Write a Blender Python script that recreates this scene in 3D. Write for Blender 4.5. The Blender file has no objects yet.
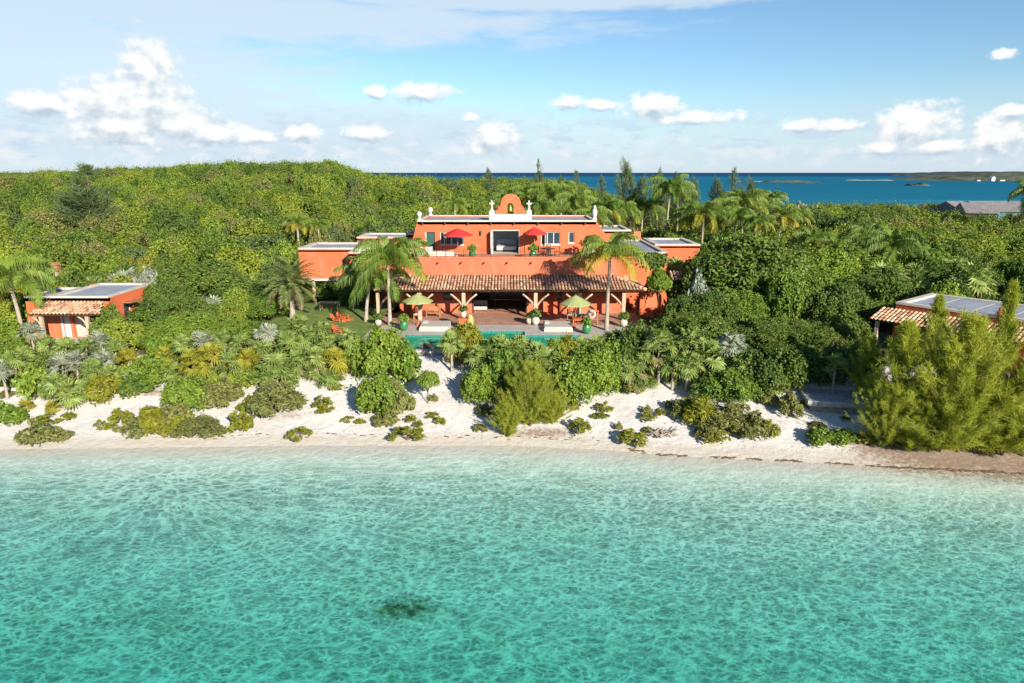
import bpy, math, random
import numpy as np
from mathutils import Vector, Matrix
R = math.radians
C = bpy.context.scene.collection
sc = bpy.context.scene

# ------------------------------------------------------------------ camera, world, sun, exposure
CAM_H, PITCH, F = 15.0, R(13.9), 683.0
cam = bpy.data.objects.new('camera', bpy.data.cameras.new('camera'))
C.objects.link(cam)
cam.location = (0, 0, CAM_H)
cam.rotation_euler = (R(90) - PITCH, 0, 0)
cam.data.lens, cam.data.sensor_width = 24.0, 35.98
cam.data.clip_start, cam.data.clip_end = 0.5, 60000
sc.camera = cam
SUN_EL, SUN_AZ = R(23), R(151)            # azimuth clockwise from +Y
sv = Vector((math.sin(SUN_AZ) * math.cos(SUN_EL), math.cos(SUN_AZ) * math.cos(SUN_EL), math.sin(SUN_EL)))
sun = bpy.data.objects.new('sun', bpy.data.lights.new('sun', 'SUN'))
C.objects.link(sun)
sun.rotation_euler = sv.to_track_quat('Z', 'Y').to_euler()
sun.data.energy, sun.data.angle, sun.data.color = 4.7, R(0.6), (1.0, 0.925, 0.82)
sc.view_settings.view_transform = 'Standard'
sc.view_settings.look = 'None'
sc.view_settings.exposure = 0.95
sc.view_settings.gamma = 1
sc.view_settings.use_curve_mapping = False
sc.cycles.use_denoising = True
sc.cycles.max_bounces = 5
sc.cycles.diffuse_bounces = 3
sc.cycles.glossy_bounces = 3
sc.cycles.transmission_bounces = 3
sc.cycles.transparent_max_bounces = 8
sc.cycles.volume_bounces = 0
sc.cycles.caustics_reflective = False
sc.cycles.caustics_refractive = False
sc.cycles.sample_clamp_indirect = 4

def ray(px, py):
    c, s = math.cos(PITCH), math.sin(PITCH)
    u = 341.5 - py
    return Vector(((px - 512.0), F * c + u * s, -F * s + u * c))

def at_Y(px, py, Y):
    d = ray(px, py)
    t = Y / d.y
    return Vector((d.x * t, Y, CAM_H + d.z * t))

def to_px(x, y, z):
    c, s = math.cos(PITCH), math.sin(PITCH)
    dz = z - CAM_H
    d = y * c - dz * s
    return 512 + x * F / d, 341.5 - (y * s + dz * c) * F / d

class NT:
    """short hand for node trees"""
    def __init__(s, tree):
        s.t = tree
        tree.nodes.clear()
    def n(s, typ, **kw):
        nd = s.t.nodes.new(typ)
        for k, v in kw.items():
            if k.startswith('i_'):
                nd.inputs[k[2:].replace('_', ' ')].default_value = v
            else:
                setattr(nd, k, v)
        return nd
    def l(s, a, b):
        s.t.links.new(a, b)
    def val(s, a, sock):
        if isinstance(a, bpy.types.NodeSocket): s.l(a, sock)
        else: sock.default_value = a
    def math(s, op, a, b=0.0, c=0.0, clamp=False):
        nd = s.n('ShaderNodeMath', operation=op, use_clamp=clamp)
        s.val(a, nd.inputs[0]); s.val(b, nd.inputs[1]); s.val(c, nd.inputs[2])
        return nd.outputs[0]
    def vmath(s, op, a, b=(0, 0, 0)):
        nd = s.n('ShaderNodeVectorMath', operation=op)
        s.val(a, nd.inputs[0]); s.val(b, nd.inputs[1])
        return nd.outputs['Value'] if op in ('LENGTH', 'DOT_PRODUCT') else nd.outputs[0]
    def mix(s, f, a, b, blend='MIX'):
        nd = s.n('ShaderNodeMix', data_type='RGBA', blend_type=blend)
        s.val(f, nd.inputs[0])
        for v, k in ((a, 6), (b, 7)):
            if not isinstance(v, bpy.types.NodeSocket) and len(v) == 3: v = (*v, 1)
            s.val(v, nd.inputs[k])
        return nd.outputs[2]
    def ramp(s, f, stops, interp='LINEAR'):
        nd = s.n('ShaderNodeValToRGB')
        cr = nd.color_ramp
        cr.interpolation = interp
        while len(cr.elements) < len(stops): cr.elements.new(0.5)
        for e, (p, col) in zip(cr.elements, stops):
            e.position = p
            e.color = (*col, 1) if len(col) == 3 else col
        s.val(f, nd.inputs[0])
        return nd.outputs[0]
    def mrange(s, v, a, b, c=0.0, d=1.0, smooth=True):
        nd = s.n('ShaderNodeMapRange', interpolation_type='SMOOTHSTEP' if smooth else 'LINEAR')
        s.val(v, nd.inputs[0])
        for k, x in zip((1, 2, 3, 4), (a, b, c, d)): nd.inputs[k].default_value = x
        return nd.outputs[0]
    def noise(s, vec, scale, detail=4, rough=0.55, dist=0.0):
        nd = s.n('ShaderNodeTexNoise')
        if vec is not None: s.l(vec, nd.inputs['Vector'])
        nd.inputs['Scale'].default_value = scale
        nd.inputs['Detail'].default_value = detail
        nd.inputs['Roughness'].default_value = rough
        nd.inputs['Distortion'].default_value = dist
        return nd.outputs[0]

# ---- sky
world = bpy.data.worlds.new('World')
sc.world = world
world.use_nodes = True
W = NT(world.node_tree)
sky = W.n('ShaderNodeTexSky', sky_type='NISHITA', sun_disc=False, sun_elevation=SUN_EL, sun_rotation=SUN_AZ)
sky.air_density, sky.dust_density, sky.ozone_density, sky.altitude = 1.0, 0.05, 3.0, 15
SKY_STR = 0.070
tc = W.n('ShaderNodeTexCoord')
sep = W.n('ShaderNodeSeparateXYZ')
W.l(tc.outputs['Generated'], sep.inputs[0])
azi = W.math('ARCTAN2', sep.outputs[0], sep.outputs[1])
ele = W.math('ARCSINE', sep.outputs[2])
pv = W.n('ShaderNodeCombineXYZ')
W.l(azi, pv.inputs[0]); W.l(ele, pv.inputs[1])
P = pv.outputs[0]
def azel(px, py):
    d = ray(px, py).normalized()
    return math.atan2(d.x, d.y), math.asin(d.z)
def blobs(lst, P=P):
    out = None
    for px, py, rx, ry in lst:
        a, e = azel(px, py)
        v = W.vmath('MULTIPLY', W.vmath('SUBTRACT', P, (a, e, 0)), (690 / rx, 690 / ry, 0))
        m = W.math('SUBTRACT', 1.0, W.vmath('LENGTH', v))
        out = m if out is None else W.math('SMOOTH_MAX', out, m, 0.12)
    return out
wv = W.vmath('MULTIPLY', P, (1, 1.25, 1))
n_big = W.noise(wv, 17, 2, 0.5)
n_fine = W.noise(wv, 46, 9, 0.56, 0.0)
n_sun = W.noise(W.vmath('ADD', wv, (0.010, 0.010, 0)), 46, 4, 0.5, 0.0)
n_hf = W.noise(wv, 130, 4, 0.6)
nn = W.math('ADD', W.math('MULTIPLY', W.math('SUBTRACT', n_hf, 0.5), 1.1), W.math('MULTIPLY', W.math('SUBTRACT', n_fine, 0.5), 0.5))
nn = W.math('ADD', nn, W.math('MULTIPLY', W.math('SUBTRACT', n_big, 0.5), 1.1))
nn = W.math('ADD', nn, W.math('MULTIPLY', W.math('SUBTRACT', n_fine, 0.5), 1.5))
CUM = [(150, 74, 32, 40), (146, 104, 50, 42), (182, 126, 40, 24), (90, 104, 32, 24), (120, 128, 60, 20), (212, 134, 46, 15), (300, 133, 26, 10), (366, 134, 30, 10), (255, 137, 30, 9),
       (422, 93, 40, 12), (495, 140, 32, 22), (652, 107, 42, 17), (694, 118, 56, 9), (800, 125, 24, 9), (838, 126, 26, 9), (567, 103, 20, 9), (600, 105, 22, 7),
       (912, 128, 40, 27), (880, 148, 24, 9), (940, 146, 30, 10), (994, 138, 27, 24), (1003, 54, 13, 6), (1012, 110, 15, 6), (470, 117, 12, 7), (44, 104, 30, 14), (376, 92, 16, 8)]
e1 = blobs(CUM)
e_up = blobs(CUM, W.vmath('ADD', P, (0.0, 0.009, 0)))
d1 = W.mrange(W.math('ADD', e1, W.math('MULTIPLY', nn, 0.62)), 0.06, 0.56)
lit = W.math('ADD', 0.55, W.math('MULTIPLY', W.math('SUBTRACT', n_fine, n_sun), 1.9))
lit = W.math('ADD', lit, W.math('MULTIPLY', W.math('SUBTRACT', e1, e_up), 1.7))
lit = W.math('ADD', lit, W.math('MULTIPLY', W.math('ADD', e1, nn), 0.22), clamp=True)
# thin high sheets
hv = W.vmath('MULTIPLY', P, (5, 22, 1))
n_hi = W.noise(hv, 2.2, 7, 0.6, 0.4)
e2 = blobs([(20, 62, 270, 74), (150, 96, 170, 56), (180, 10, 420, 26), (250, 130, 330, 34), (560, 0, 330, 12)])
d2 = W.mrange(W.math('ADD', e2, W.math('MULTIPLY', W.math('SUBTRACT', n_hi, 0.5), 1.3)), -0.12, 0.5)
# low banks towards the horizon
lv = W.vmath('MULTIPLY', P, (14, 46, 1))
n_lo = W.noise(lv, 1.5, 7, 0.6, 0.2)
band = W.math('MULTIPLY', W.mrange(ele, 0.0, 0.012), W.mrange(ele, 0.115, 0.045))
d3 = W.math('MULTIPLY', W.math('MULTIPLY', W.mrange(n_lo, 0.34, 0.64), band), 0.95)
d3 = W.math('MAXIMUM', d3, W.mrange(ele, 0.13, 0.0, 0, .85))
ccol = W.mix(lit, (0.27, 0.33, 0.39), (0.54, 0.54, 0.53))
hcol = (0.38, 0.435, 0.475)
bg = W.n('ShaderNodeBackground', i_Strength=SKY_STR)
tint = W.mix(1.0, sky.outputs[0], (0.88, 1.0, 1.06), 'MULTIPLY')
W.l(tint, bg.inputs[0])
def over(base, col, fac, k=1.0):
    b = W.n('ShaderNodeBackground', i_Strength=k)
    W.val((*col, 1) if not isinstance(col, bpy.types.NodeSocket) else col, b.inputs[0])
    m = W.n('ShaderNodeMixShader')
    W.val(fac, m.inputs[0]); W.l(base, m.inputs[1]); W.l(b.outputs[0], m.inputs[2])
    return m.outputs[0]
s1 = over(bg.outputs[0], hcol, W.math('MULTIPLY', d2, 0.74))
s2 = over(s1, (0.315, 0.385, 0.46), d3)
lw2 = W.noise(W.vmath('MULTIPLY', P, (1, 1.9, 1)), 30, 6, 0.55)
band2 = W.math('MULTIPLY', W.mrange(ele, 0.002, 0.014), W.mrange(ele, 0.075, 0.03))
side = W.mrange(azi, 0.75, -0.55, 0.55, 1.0)
d4 = W.math('MULTIPLY', W.math('MULTIPLY', W.mrange(lw2, 0.47, 0.66), band2), W.math('MULTIPLY', side, 0.9))
s2 = over(s2, (0.44, 0.465, 0.49), d4)
s3 = over(s2, ccol, W.math('MULTIPLY', d1, 0.9))
W.l(s3, W.n('ShaderNodeOutputWorld').inputs[0])

# ------------------------------------------------------------------ helpers: tags, meshes
def tag(o, label=None, cat=None, group=None, kind=None):
    if label: o['label'] = label
    if cat: o['category'] = cat
    if group: o['group'] = group
    if kind: o['kind'] = kind
    return o

def empty(name, loc, rz=0.0, parent=None):
    o = bpy.data.objects.new(name, None)
    C.objects.link(o)
    o.location = loc
    o.rotation_euler = (0, 0, rz)
    if parent: o.parent = parent
    return o

def link(name, me, parent=None, loc=(0, 0, 0), rot=(0, 0, 0), scale=(1, 1, 1)):
    o = bpy.data.objects.new(name, me)
    C.objects.link(o)
    o.location, o.rotation_euler, o.scale = loc, rot, scale
    if parent: o.parent = parent
    return o

def mesh_np(name, V, Q, mats, mi=None, smooth=False):
    """V (n,3), Q (m,k) index array"""
    me = bpy.data.meshes.new(name)
    V = np.asarray(V, np.float32); Q = np.asarray(Q, np.int32)
    k = Q.shape[1]
    me.vertices.add(len(V)); me.vertices.foreach_set('co', V.ravel())
    me.loops.add(Q.size); me.loops.foreach_set('vertex_index', Q.ravel())
    me.polygons.add(len(Q)); me.polygons.foreach_set('loop_start', np.arange(0, Q.size, k, dtype=np.int32))
    for m in (mats if isinstance(mats, (list, tuple)) else [mats]): me.materials.append(m)
    if mi is not None: me.polygons.foreach_set('material_index', np.asarray(mi, np.int32))
    if smooth: me.polygons.foreach_set('use_smooth', np.ones(len(Q), bool))
    me.update(calc_edges=True)
    return me

class MB:
    def __init__(s): s.v, s.f, s.m, s.sm = [], [], [], []
    def add(s, vs, fs, mi=0, smooth=False):
        b = len(s.v)
        s.v += [tuple(p) for p in vs]
        for f in fs:
            s.f.append([b + i for i in f]); s.m.append(mi); s.sm.append(smooth)
    def box(s, x0, x1, y0, y1, z0, z1, mi=0, M=None):
        vs = [(x, y, z) for z in (z0, z1) for y in (y0, y1) for x in (x0, x1)]
        if M is not None: vs = [M @ Vector(p) for p in vs]
        s.add(vs, [(0, 2, 3, 1), (4, 5, 7, 6), (0, 1, 5, 4), (2, 6, 7, 3), (0, 4, 6, 2), (1, 3, 7, 5)], mi)
        return s
    def prism(s, poly, y0, y1, mi=0, M=None, axis='y'):
        n = len(poly)
        mk = (lambda a, b, c: (a, c, b)) if axis == 'y' else (lambda a, b, c: (a, b, c)) if axis == 'z' else (lambda a, b, c: (c, a, b))
        vs = [mk(a, b, y0) for a, b in poly] + [mk(a, b, y1) for a, b in poly]
        if M is not None: vs = [M @ Vector(p) for p in vs]
        s.add(vs, [tuple(range(n)), tuple(range(2 * n - 1, n - 1, -1))] + [(i, i + n, (i + 1) % n + n, (i + 1) % n) for i in range(n)], mi)
        return s
    def tube(s, pts, rad, n=8, mi=0, cap=True):
        pts = [Vector(p) for p in pts]
        if not hasattr(rad, '__len__'): rad = [rad] * len(pts)
        vs, fs = [], []
        for i, p in enumerate(pts):
            t = (pts[min(i + 1, len(pts) - 1)] - pts[max(i - 1, 0)]).normalized()
            a = t.cross(Vector((0.31, 0.95, 0.05))).normalized() if abs(t.z) > 0.5 else t.cross(Vector((0, 0, 1))).normalized()
            b = t.cross(a)
            for k in range(n):
                w = 2 * math.pi * k / n
                vs.append(p + (a * math.cos(w) + b * math.sin(w)) * rad[i])
        for i in range(len(pts) - 1):
            for k in range(n):
                fs.append((i * n + k, i * n + (k + 1) % n, (i + 1) * n + (k + 1) % n, (i + 1) * n + k))
        if cap: fs += [tuple(range(n - 1, -1, -1)), tuple(range((len(pts) - 1) * n, len(pts) * n))]
        s.add(vs, fs, mi, True)
        return s
    def lathe(s, prof, cx=0, cy=0, cz=0, n=16, mi=0):
        vs, fs = [], []
        for r, z in prof:
            for k in range(n):
                w = 2 * math.pi * k / n
                vs.append((cx + r * math.cos(w), cy + r * math.sin(w), cz + z))
        for i in range(len(prof) - 1):
            for k in range(n):
                fs.append((i * n + k, i * n + (k + 1) % n, (i + 1) * n + (k + 1) % n, (i + 1) * n + k))
        s.add(vs, fs, mi, True)
        return s
    def wall(s, u0, u1, z0, z1, y, t, holes=(), mi=0, M=None):
        """wall in the XZ plane, front at y, back at y+t, rectangular holes (u0,u1,z0,z1)"""
        us = sorted({u0, u1, *[h[0] for h in holes], *[h[1] for h in holes]})
        zs = sorted({z0, z1, *[h[2] for h in holes], *[h[3] for h in holes]})
        solid = lambda a, b: any(False for _ in ()) or not any(h[0] - 1e-6 <= a <= h[1] + 1e-6 and h[2] - 1e-6 <= b <= h[3] + 1e-6 for h in holes)
        def q(*p):
            p = [M @ Vector(x) if M is not None else x for x in p]
            s.add(p, [(0, 1, 2, 3)], mi)
        nu, nz = len(us) - 1, len(zs) - 1
        g = [[solid((us[i] + us[i + 1]) / 2, (zs[j] + zs[j + 1]) / 2) for j in range(nz)] for i in range(nu)]
        G = lambda i, j: 0 <= i < nu and 0 <= j < nz and g[i][j]
        for i in range(nu):
            for j in range(nz):
                if not g[i][j]: continue
                a, b, c, d = us[i], us[i + 1], zs[j], zs[j + 1]
                q((a, y, c), (b, y, c), (b, y, d), (a, y, d))
                q((a, y + t, d), (b, y + t, d), (b, y + t, c), (a, y + t, c))
                if not G(i - 1, j): q((a, y, c), (a, y, d), (a, y + t, d), (a, y + t, c))
                if not G(i + 1, j): q((b, y, d), (b, y, c), (b, y + t, c), (b, y + t, d))
                if not G(i, j - 1): q((a, y, c), (a, y + t, c), (b, y + t, c), (b, y, c))
                if not G(i, j + 1): q((a, y, d), (b, y, d), (b, y + t, d), (a, y + t, d))
        return s
    def mesh(s, name, mats):
        me = bpy.data.meshes.new(name)
        me.from_pydata(s.v, [], s.f)
        for m in (mats if isinstance(mats, (list, tuple)) else [mats]): me.materials.append(m)
        me.polygons.foreach_set('material_index', s.m)
        me.polygons.foreach_set('use_smooth', s.sm)
        me.update()
        return me
    def build(s, name, mats, parent=None, loc=(0, 0, 0), rot=(0, 0, 0)):
        return link(name, s.mesh(name, mats), parent, loc, rot)

# ------------------------------------------------------------------ materials
def mat(name):
    m = bpy.data.materials.new(name)
    m.use_nodes = True
    return m, NT(m.node_tree)

def finish(T, surf, vol=None, disp=None):
    o = T.n('ShaderNodeOutputMaterial')
    T.l(surf, o.inputs[0])
    if vol is not None: T.l(vol, o.inputs[1])

def plain(name, col, rough=0.7, var=0.12, scale=1.5, spec=0.3, bump=0.0, metal=0.0, bscale=30, stain=None):
    m, T = mat(name)
    g = T.n('ShaderNodeTexCoord').outputs['Object']
    n = T.noise(g, scale, 6, 0.65)
    c = T.mix(T.mrange(n, 0.3, 0.7), tuple(x * (1 - var) for x in col), tuple(min(1, x * (1 + var)) for x in col))
    if stain:
        n2 = T.noise(T.vmath('MULTIPLY', g, (1.0, 1.0, 0.25)), scale * 2.1, 6, 0.7)
        c = T.mix(T.mrange(n2, 0.50, 0.74, 0, 0.75), c, stain)
    p = T.n('ShaderNodeBsdfPrincipled', i_Roughness=rough, i_Metallic=metal)
    p.inputs['Specular IOR Level'].default_value = spec
    T.l(c, p.inputs['Base Color'])
    if bump:
        b = T.n('ShaderNodeBump', i_Strength=bump, i_Distance=0.03)
        T.l(T.noise(g, bscale, 5, 0.6), b.inputs['Height'])
        T.l(b.outputs[0], p.inputs['Normal'])
    finish(T, p.outputs[0])
    return m

def leafmat(name, a, b, dead=None, trans=0.28, hue=0.25, rough=0.55):
    """a, b: two greens mixed per clump, per leaf and per plant; dead: colour of the odd dry leaf"""
    m, T = mat(name)
    g = T.n('ShaderNodeTexCoord').outputs['Object']
    geo = T.n('ShaderNodeNewGeometry')
    oi = T.n('ShaderNodeObjectInfo')
    isl = geo.outputs['Random Per Island']
    n = T.noise(g, 2.3, 2, 0.5)
    f = T.math('ADD', T.math('MULTIPLY', T.mrange(n, 0.3, 0.7), 0.45), T.math('ADD', 0.08, T.math('MULTIPLY', isl, 0.40)))
    f = T.math('ADD', f, T.math('MULTIPLY', T.math('SUBTRACT', oi.outputs['Random'], 0.5), 2 * hue), clamp=True)
    c = T.mix(f, a, b)
    if dead: c = T.mix(T.mrange(isl, 0.955, 0.99, 0, .8), c, dead)
    p = T.n('ShaderNodeBsdfPrincipled', i_Roughness=rough)
    p.inputs['Specular IOR Level'].default_value = 0.35
    T.l(c, p.inputs['Base Color'])
    t = T.n('ShaderNodeBsdfTranslucent')
    T.l(T.mix(1.0, c, (1.25, 1.2, 0.45), 'MULTIPLY'), t.inputs[0])
    x = T.n('ShaderNodeMixShader')
    x.inputs[0].default_value = trans
    T.l(p.outputs[0], x.inputs[1]); T.l(t.outputs[0], x.inputs[2])
    finish(T, x.outputs[0])
    return m

M = {}
M['stucco'] = plain('orange_stucco', (0.56, 0.134, 0.057), 0.85, 0.12, 0.5, 0.15, 0.15, stain=(0.50, 0.185, 0.105))
M['rose'] = plain('rose_orange_stucco', (0.55, 0.146, 0.076), 0.85, 0.12, 0.5, 0.15, 0.15, stain=(0.50, 0.19, 0.12))
M['coral'] = plain('faded_coral_stucco', (0.60, 0.16, 0.075), 0.85, 0.12, 0.6, 0.15, 0.15, stain=(0.60, 0.27, 0.17))
M['cream'] = plain('cream_coping', (0.50, 0.45, 0.38), 0.8, 0.16, 1.2, 0.2, 0.1, stain=(0.38, 0.34, 0.28))
M['white'] = plain('white_paint', (0.54, 0.52, 0.48), 0.6, 0.06, 2, 0.3)
M['roofgrey'] = plain('grey_roof_membrane', (0.27, 0.29, 0.33), 0.9, 0.14, 0.5, 0.2, 0.1, stain=(0.40, 0.40, 0.41))
M['wood'] = plain('bleached_timber', (0.44, 0.34, 0.23), 0.8, 0.2, 6, 0.2, 0.1)
M['teak'] = plain('teak', (0.33, 0.16, 0.075), 0.6, 0.2, 6, 0.3)
M['darkwood'] = plain('dark_timber', (0.09, 0.045, 0.025), 0.7, 0.2, 5, 0.2)
M['dark'] = plain('dark_interior', (0.06, 0.055, 0.05), 0.8, 0.1)
M['room'] = plain('pale_blue_plaster', (0.50, 0.56, 0.66), 0.8, 0.04)
M['glass'] = plain('window_glass', (0.03, 0.055, 0.065), 0.06, 0.2, 1, 0.6)
M['greenpaint'] = plain('dark_green_paint', (0.03, 0.085, 0.06), 0.5, 0.1)
M['red'] = plain('red_canvas', (0.46, 0.040, 0.034), 0.8, 0.08, 2, 0.1)
M['green'] = plain('lime_canvas', (0.29, 0.325, 0.13), 0.85, 0.1, 2, 0.1)
M['glaze'] = plain('green_glaze', (0.035, 0.20, 0.055), 0.18, 0.25, 5, 0.6)
M['cushion'] = plain('white_cushion', (0.44, 0.40, 0.35), 0.9, 0.06, 3, 0.1)
M['stone'] = plain('pale_stone', (0.52, 0.46, 0.38), 0.85, 0.18, 3, 0.2, 0.2)
M['orange'] = plain('orange_paint', (0.55, 0.13, 0.05), 0.55, 0.1, 4, 0.3)
M['iron'] = plain('dark_iron', (0.03, 0.028, 0.025), 0.5, 0.1)
M['bronze'] = plain('aged_bronze', (0.30, 0.27, 0.08), 0.45, 0.2, 5, 0.5, metal=0.5)
M['trunk'] = plain('grey_palm_bark', (0.34, 0.29, 0.23), 0.9, 0.25, 7, 0.15, 0.4, bscale=20)
M['bark'] = plain('brown_bark', (0.16, 0.115, 0.08), 0.9, 0.3, 6, 0.15, 0.4, bscale=25)
M['twig'] = plain('grey_twig', (0.30, 0.25, 0.2), 0.9, 0.25, 6, 0.1)
M['weed'] = plain('brown_seaweed', (0.10, 0.062, 0.035), 0.8, 0.35, 7, 0.2)
M['husk'] = plain('coconut_husk', (0.30, 0.20, 0.05), 0.6, 0.3, 4)
M['grape'] = leafmat('sea_grape_leaf', (0.08901, 0.1729, 0.02277), (0.2472, 0.3346, 0.03795), (0.28, 0.17, 0.04))
M['dark_leaf'] = leafmat('dark_broad_leaf', (0.0483, 0.1012, 0.0184), (0.161, 0.23, 0.0345), (0.22, 0.12, 0.03))
M['olive'] = leafmat('olive_leaf', (0.12, 0.145, 0.04), (0.26, 0.25, 0.07), (0.24, 0.17, 0.09), 0.2)
M['yellow'] = leafmat('yellow_green_leaf', (0.1462, 0.1746, 0.0176), (0.2838, 0.2813, 0.0275), (0.34, 0.2, 0.04), 0.3)
M['silver'] = leafmat('silver_leaf', (0.20, 0.24, 0.17), (0.34, 0.38, 0.29), (0.3, 0.26, 0.16), 0.15)
M['fan'] = leafmat('fan_palm_leaf', (0.1187, 0.1841, 0.03795), (0.2967, 0.3681, 0.09488), (0.36, 0.26, 0.10), 0.25)
M['fansilver'] = leafmat('silver_fan_leaf', (0.17, 0.20, 0.12), (0.36, 0.38, 0.28), (0.36, 0.27, 0.12), 0.2)
M['fangold'] = leafmat('golden_fan_leaf', (0.20, 0.22, 0.022), (0.36, 0.32, 0.034), (0.4, 0.26, 0.1), 0.3)
M['thatch'] = leafmat('dry_frond', (0.20, 0.14, 0.08), (0.30, 0.21, 0.12), None, 0.1)
M['coco'] = leafmat('coconut_frond', (0.08407, 0.1673, 0.02277), (0.2176, 0.29, 0.04048), (0.30, 0.22, 0.05), 0.3)
M['cocoyel'] = leafmat('yellowing_frond', (0.24, 0.24, 0.022), (0.40, 0.34, 0.03), (0.4, 0.24, 0.08), 0.3)
M['date'] = leafmat('date_frond', (0.10, 0.145, 0.045), (0.24, 0.28, 0.085), (0.3, 0.25, 0.1), 0.22)
M['cas'] = leafmat('casuarina_needle', (0.2051, 0.2609, 0.0253), (0.4464, 0.4672, 0.04428), (0.36, 0.30, 0.07), 0.32, 0.12)
M['casfar'] = leafmat('grey_green_needle', (0.07, 0.115, 0.04), (0.15, 0.20, 0.065), None, 0.25, 0.2)
M['scrub'] = leafmat('scrub_leaf', (0.08624, 0.1559, 0.02277), (0.2802, 0.3351, 0.03795), None, 0.32, 0.55)
M['flower'] = leafmat('orange_blossom', (0.5, 0.16, 0.02), (0.6, 0.26, 0.03), None, 0.2)

# tile roof: every tile is an island of its own colour
m, T = mat('barrel_tile')
isl = T.n('ShaderNodeNewGeometry').outputs['Random Per Island']
c = T.ramp(isl, [(0, (0.30, 0.14, 0.08)), (0.2, (0.52, 0.24, 0.13)), (0.45, (0.68, 0.45, 0.26)), (0.65, (0.60, 0.31, 0.16)), (0.85, (0.74, 0.58, 0.37)), (1, (0.42, 0.2, 0.11))])
n = T.noise(T.n('ShaderNodeTexCoord').outputs['Object'], 5, 5, 0.6)
c = T.mix(T.mrange(n, 0.4, 0.75, 0, 0.3), c, (0.40, 0.33, 0.25))
p = T.n('ShaderNodeBsdfPrincipled', i_Roughness=0.85)
T.l(c, p.inputs['Base Color']); finish(T, p.outputs[0])
M['tile'] = m

def tilefloor(name, cols, sx, sy, mortar):
    m, T = mat(name)
    g = T.n('ShaderNodeTexCoord').outputs['Object']
    b = T.n('ShaderNodeTexBrick')
    T.l(g, b.inputs['Vector'])
    b.inputs['Scale'].default_value = 1
    b.inputs['Brick Width'].default_value = sx
    b.inputs['Row Height'].default_value = sy
    b.inputs['Mortar Size'].default_value = 0.015
    b.inputs['Bias'].default_value = -0.1
    b.inputs['Color1'].default_value = (*cols[0], 1); b.inputs['Color2'].default_value = (*cols[1], 1); b.inputs['Mortar'].default_value = (*mortar, 1)
    n = T.noise(g, 1.3, 5, 0.65)
    c = T.mix(T.mrange(n, 0.35, 0.7, 0, 0.6), b.outputs[0], cols[2])
    p = T.n('ShaderNodeBsdfPrincipled', i_Roughness=0.75)
    T.l(c, p.inputs['Base Color']); finish(T, p.outputs[0])
    return m
M['terracotta'] = tilefloor('terracotta_floor', [(0.36, 0.15, 0.09), (0.46, 0.24, 0.15), (0.36, 0.27, 0.21)], 0.5, 0.5, (0.2, 0.14, 0.1))
M['deck'] = tilefloor('stone_deck', [(0.40, 0.36, 0.32), (0.47, 0.43, 0.38), (0.36, 0.29, 0.25)], 0.7, 0.45, (0.26, 0.23, 0.2))
M['pooltile'] = tilefloor('pool_tile', [(0.02, 0.20, 0.15), (0.035, 0.25, 0.19), (0.02, 0.18, 0.13)], 0.3, 0.3, (0.06, 0.3, 0.25))

# ------------------------------------------------------------------ terrain
def smooth(t): t = np.clip(t, 0, 1); return t * t * (3 - 2 * t)
_rs = np.random.RandomState(3)
_w = [(_rs.uniform(0.5, 1) * (0.12 * 1.55 ** i), _rs.uniform(0, 6.28), _rs.uniform(0, 6.28), 0.6 / 1.35 ** i) for i in range(9)]
def wob(x, y):
    s = 0
    for i, (k, a, b, amp) in enumerate(_w):
        s = s + amp * np.sin(k * (x * math.cos(a) + y * math.sin(a)) + b + 1.3 * np.sin(k * 0.7 * (x * math.sin(a) - y * math.cos(a)) + a))
    return s / 2.2
SHX = [-200, -60, -27, -12, 0, 5, 9, 18, 26, 60, 200]
SHY = [31, 34.6, 35.6, 36.1, 36.1, 35.5, 34.6, 33.5, 32.4, 30, 25]
def shore(x): return np.interp(x, SHX, SHY)
HX = [-400, -200, -126, -90, -62, -45, -35, -18, 0, 14, 24, 40, 60, 400]
HZ = [9, 9, 9.7, 11.2, 13.0, 12.9, 9.6, 8.3, 8.4, 8.0, 5.2, 3.4, 3.0, 3.0]
def height(x, y):
    x = np.asarray(x, float); y = np.asarray(y, float)
    t = y - shore(x)
    n = wob(x, y)
    z = np.interp(t, [-60, -30, -20, -12, -6, -2, -.7, 0, 1.2, 2.4, 5, 8, 10.5, 14, 20], [-4.4, -2.8, -2.0, -1.15, -0.58, -0.22, -0.09, 0, 0.16, 0.42, 1.1, 1.9, 2.4, 2.62, 2.7])
    z = z + np.where(t > 0, 0.16 * n * smooth((t - 1.5) / 3) * (1 - 0.5 * smooth((t - 8) / 8)), 0.09 * n * smooth(-t / 6))
    k = x / np.maximum(y, 30) * 170
    A = np.interp(k, HX, HZ) - 2.7
    up = smooth((y - 66) / 100) * A
    up = up * (1 - smooth((y - 215) / 120))
    z = z + up + 0.5 * n * smooth((y - 68) / 25)
    # the back shore, closer on the open side
    bs = np.interp(x / np.maximum(y, 30), [-0.6, 0.0, 0.14, 0.3, 1.0], [330, 300, 165, 165, 165])
    z = z - 9 * smooth((y - bs) / 55) * (y > 100)
    return z
def Hh(x, y): return float(height(x, y))
def ground(px, py):
    d = ray(px, py)
    t = 20.0 / d.y
    for i in range(4000):
        p = Vector((0, 0, CAM_H)) + d * t
        if p.z <= Hh(p.x, p.y): return p
        t += 0.06 / d.y * 1.0
    return p

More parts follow.
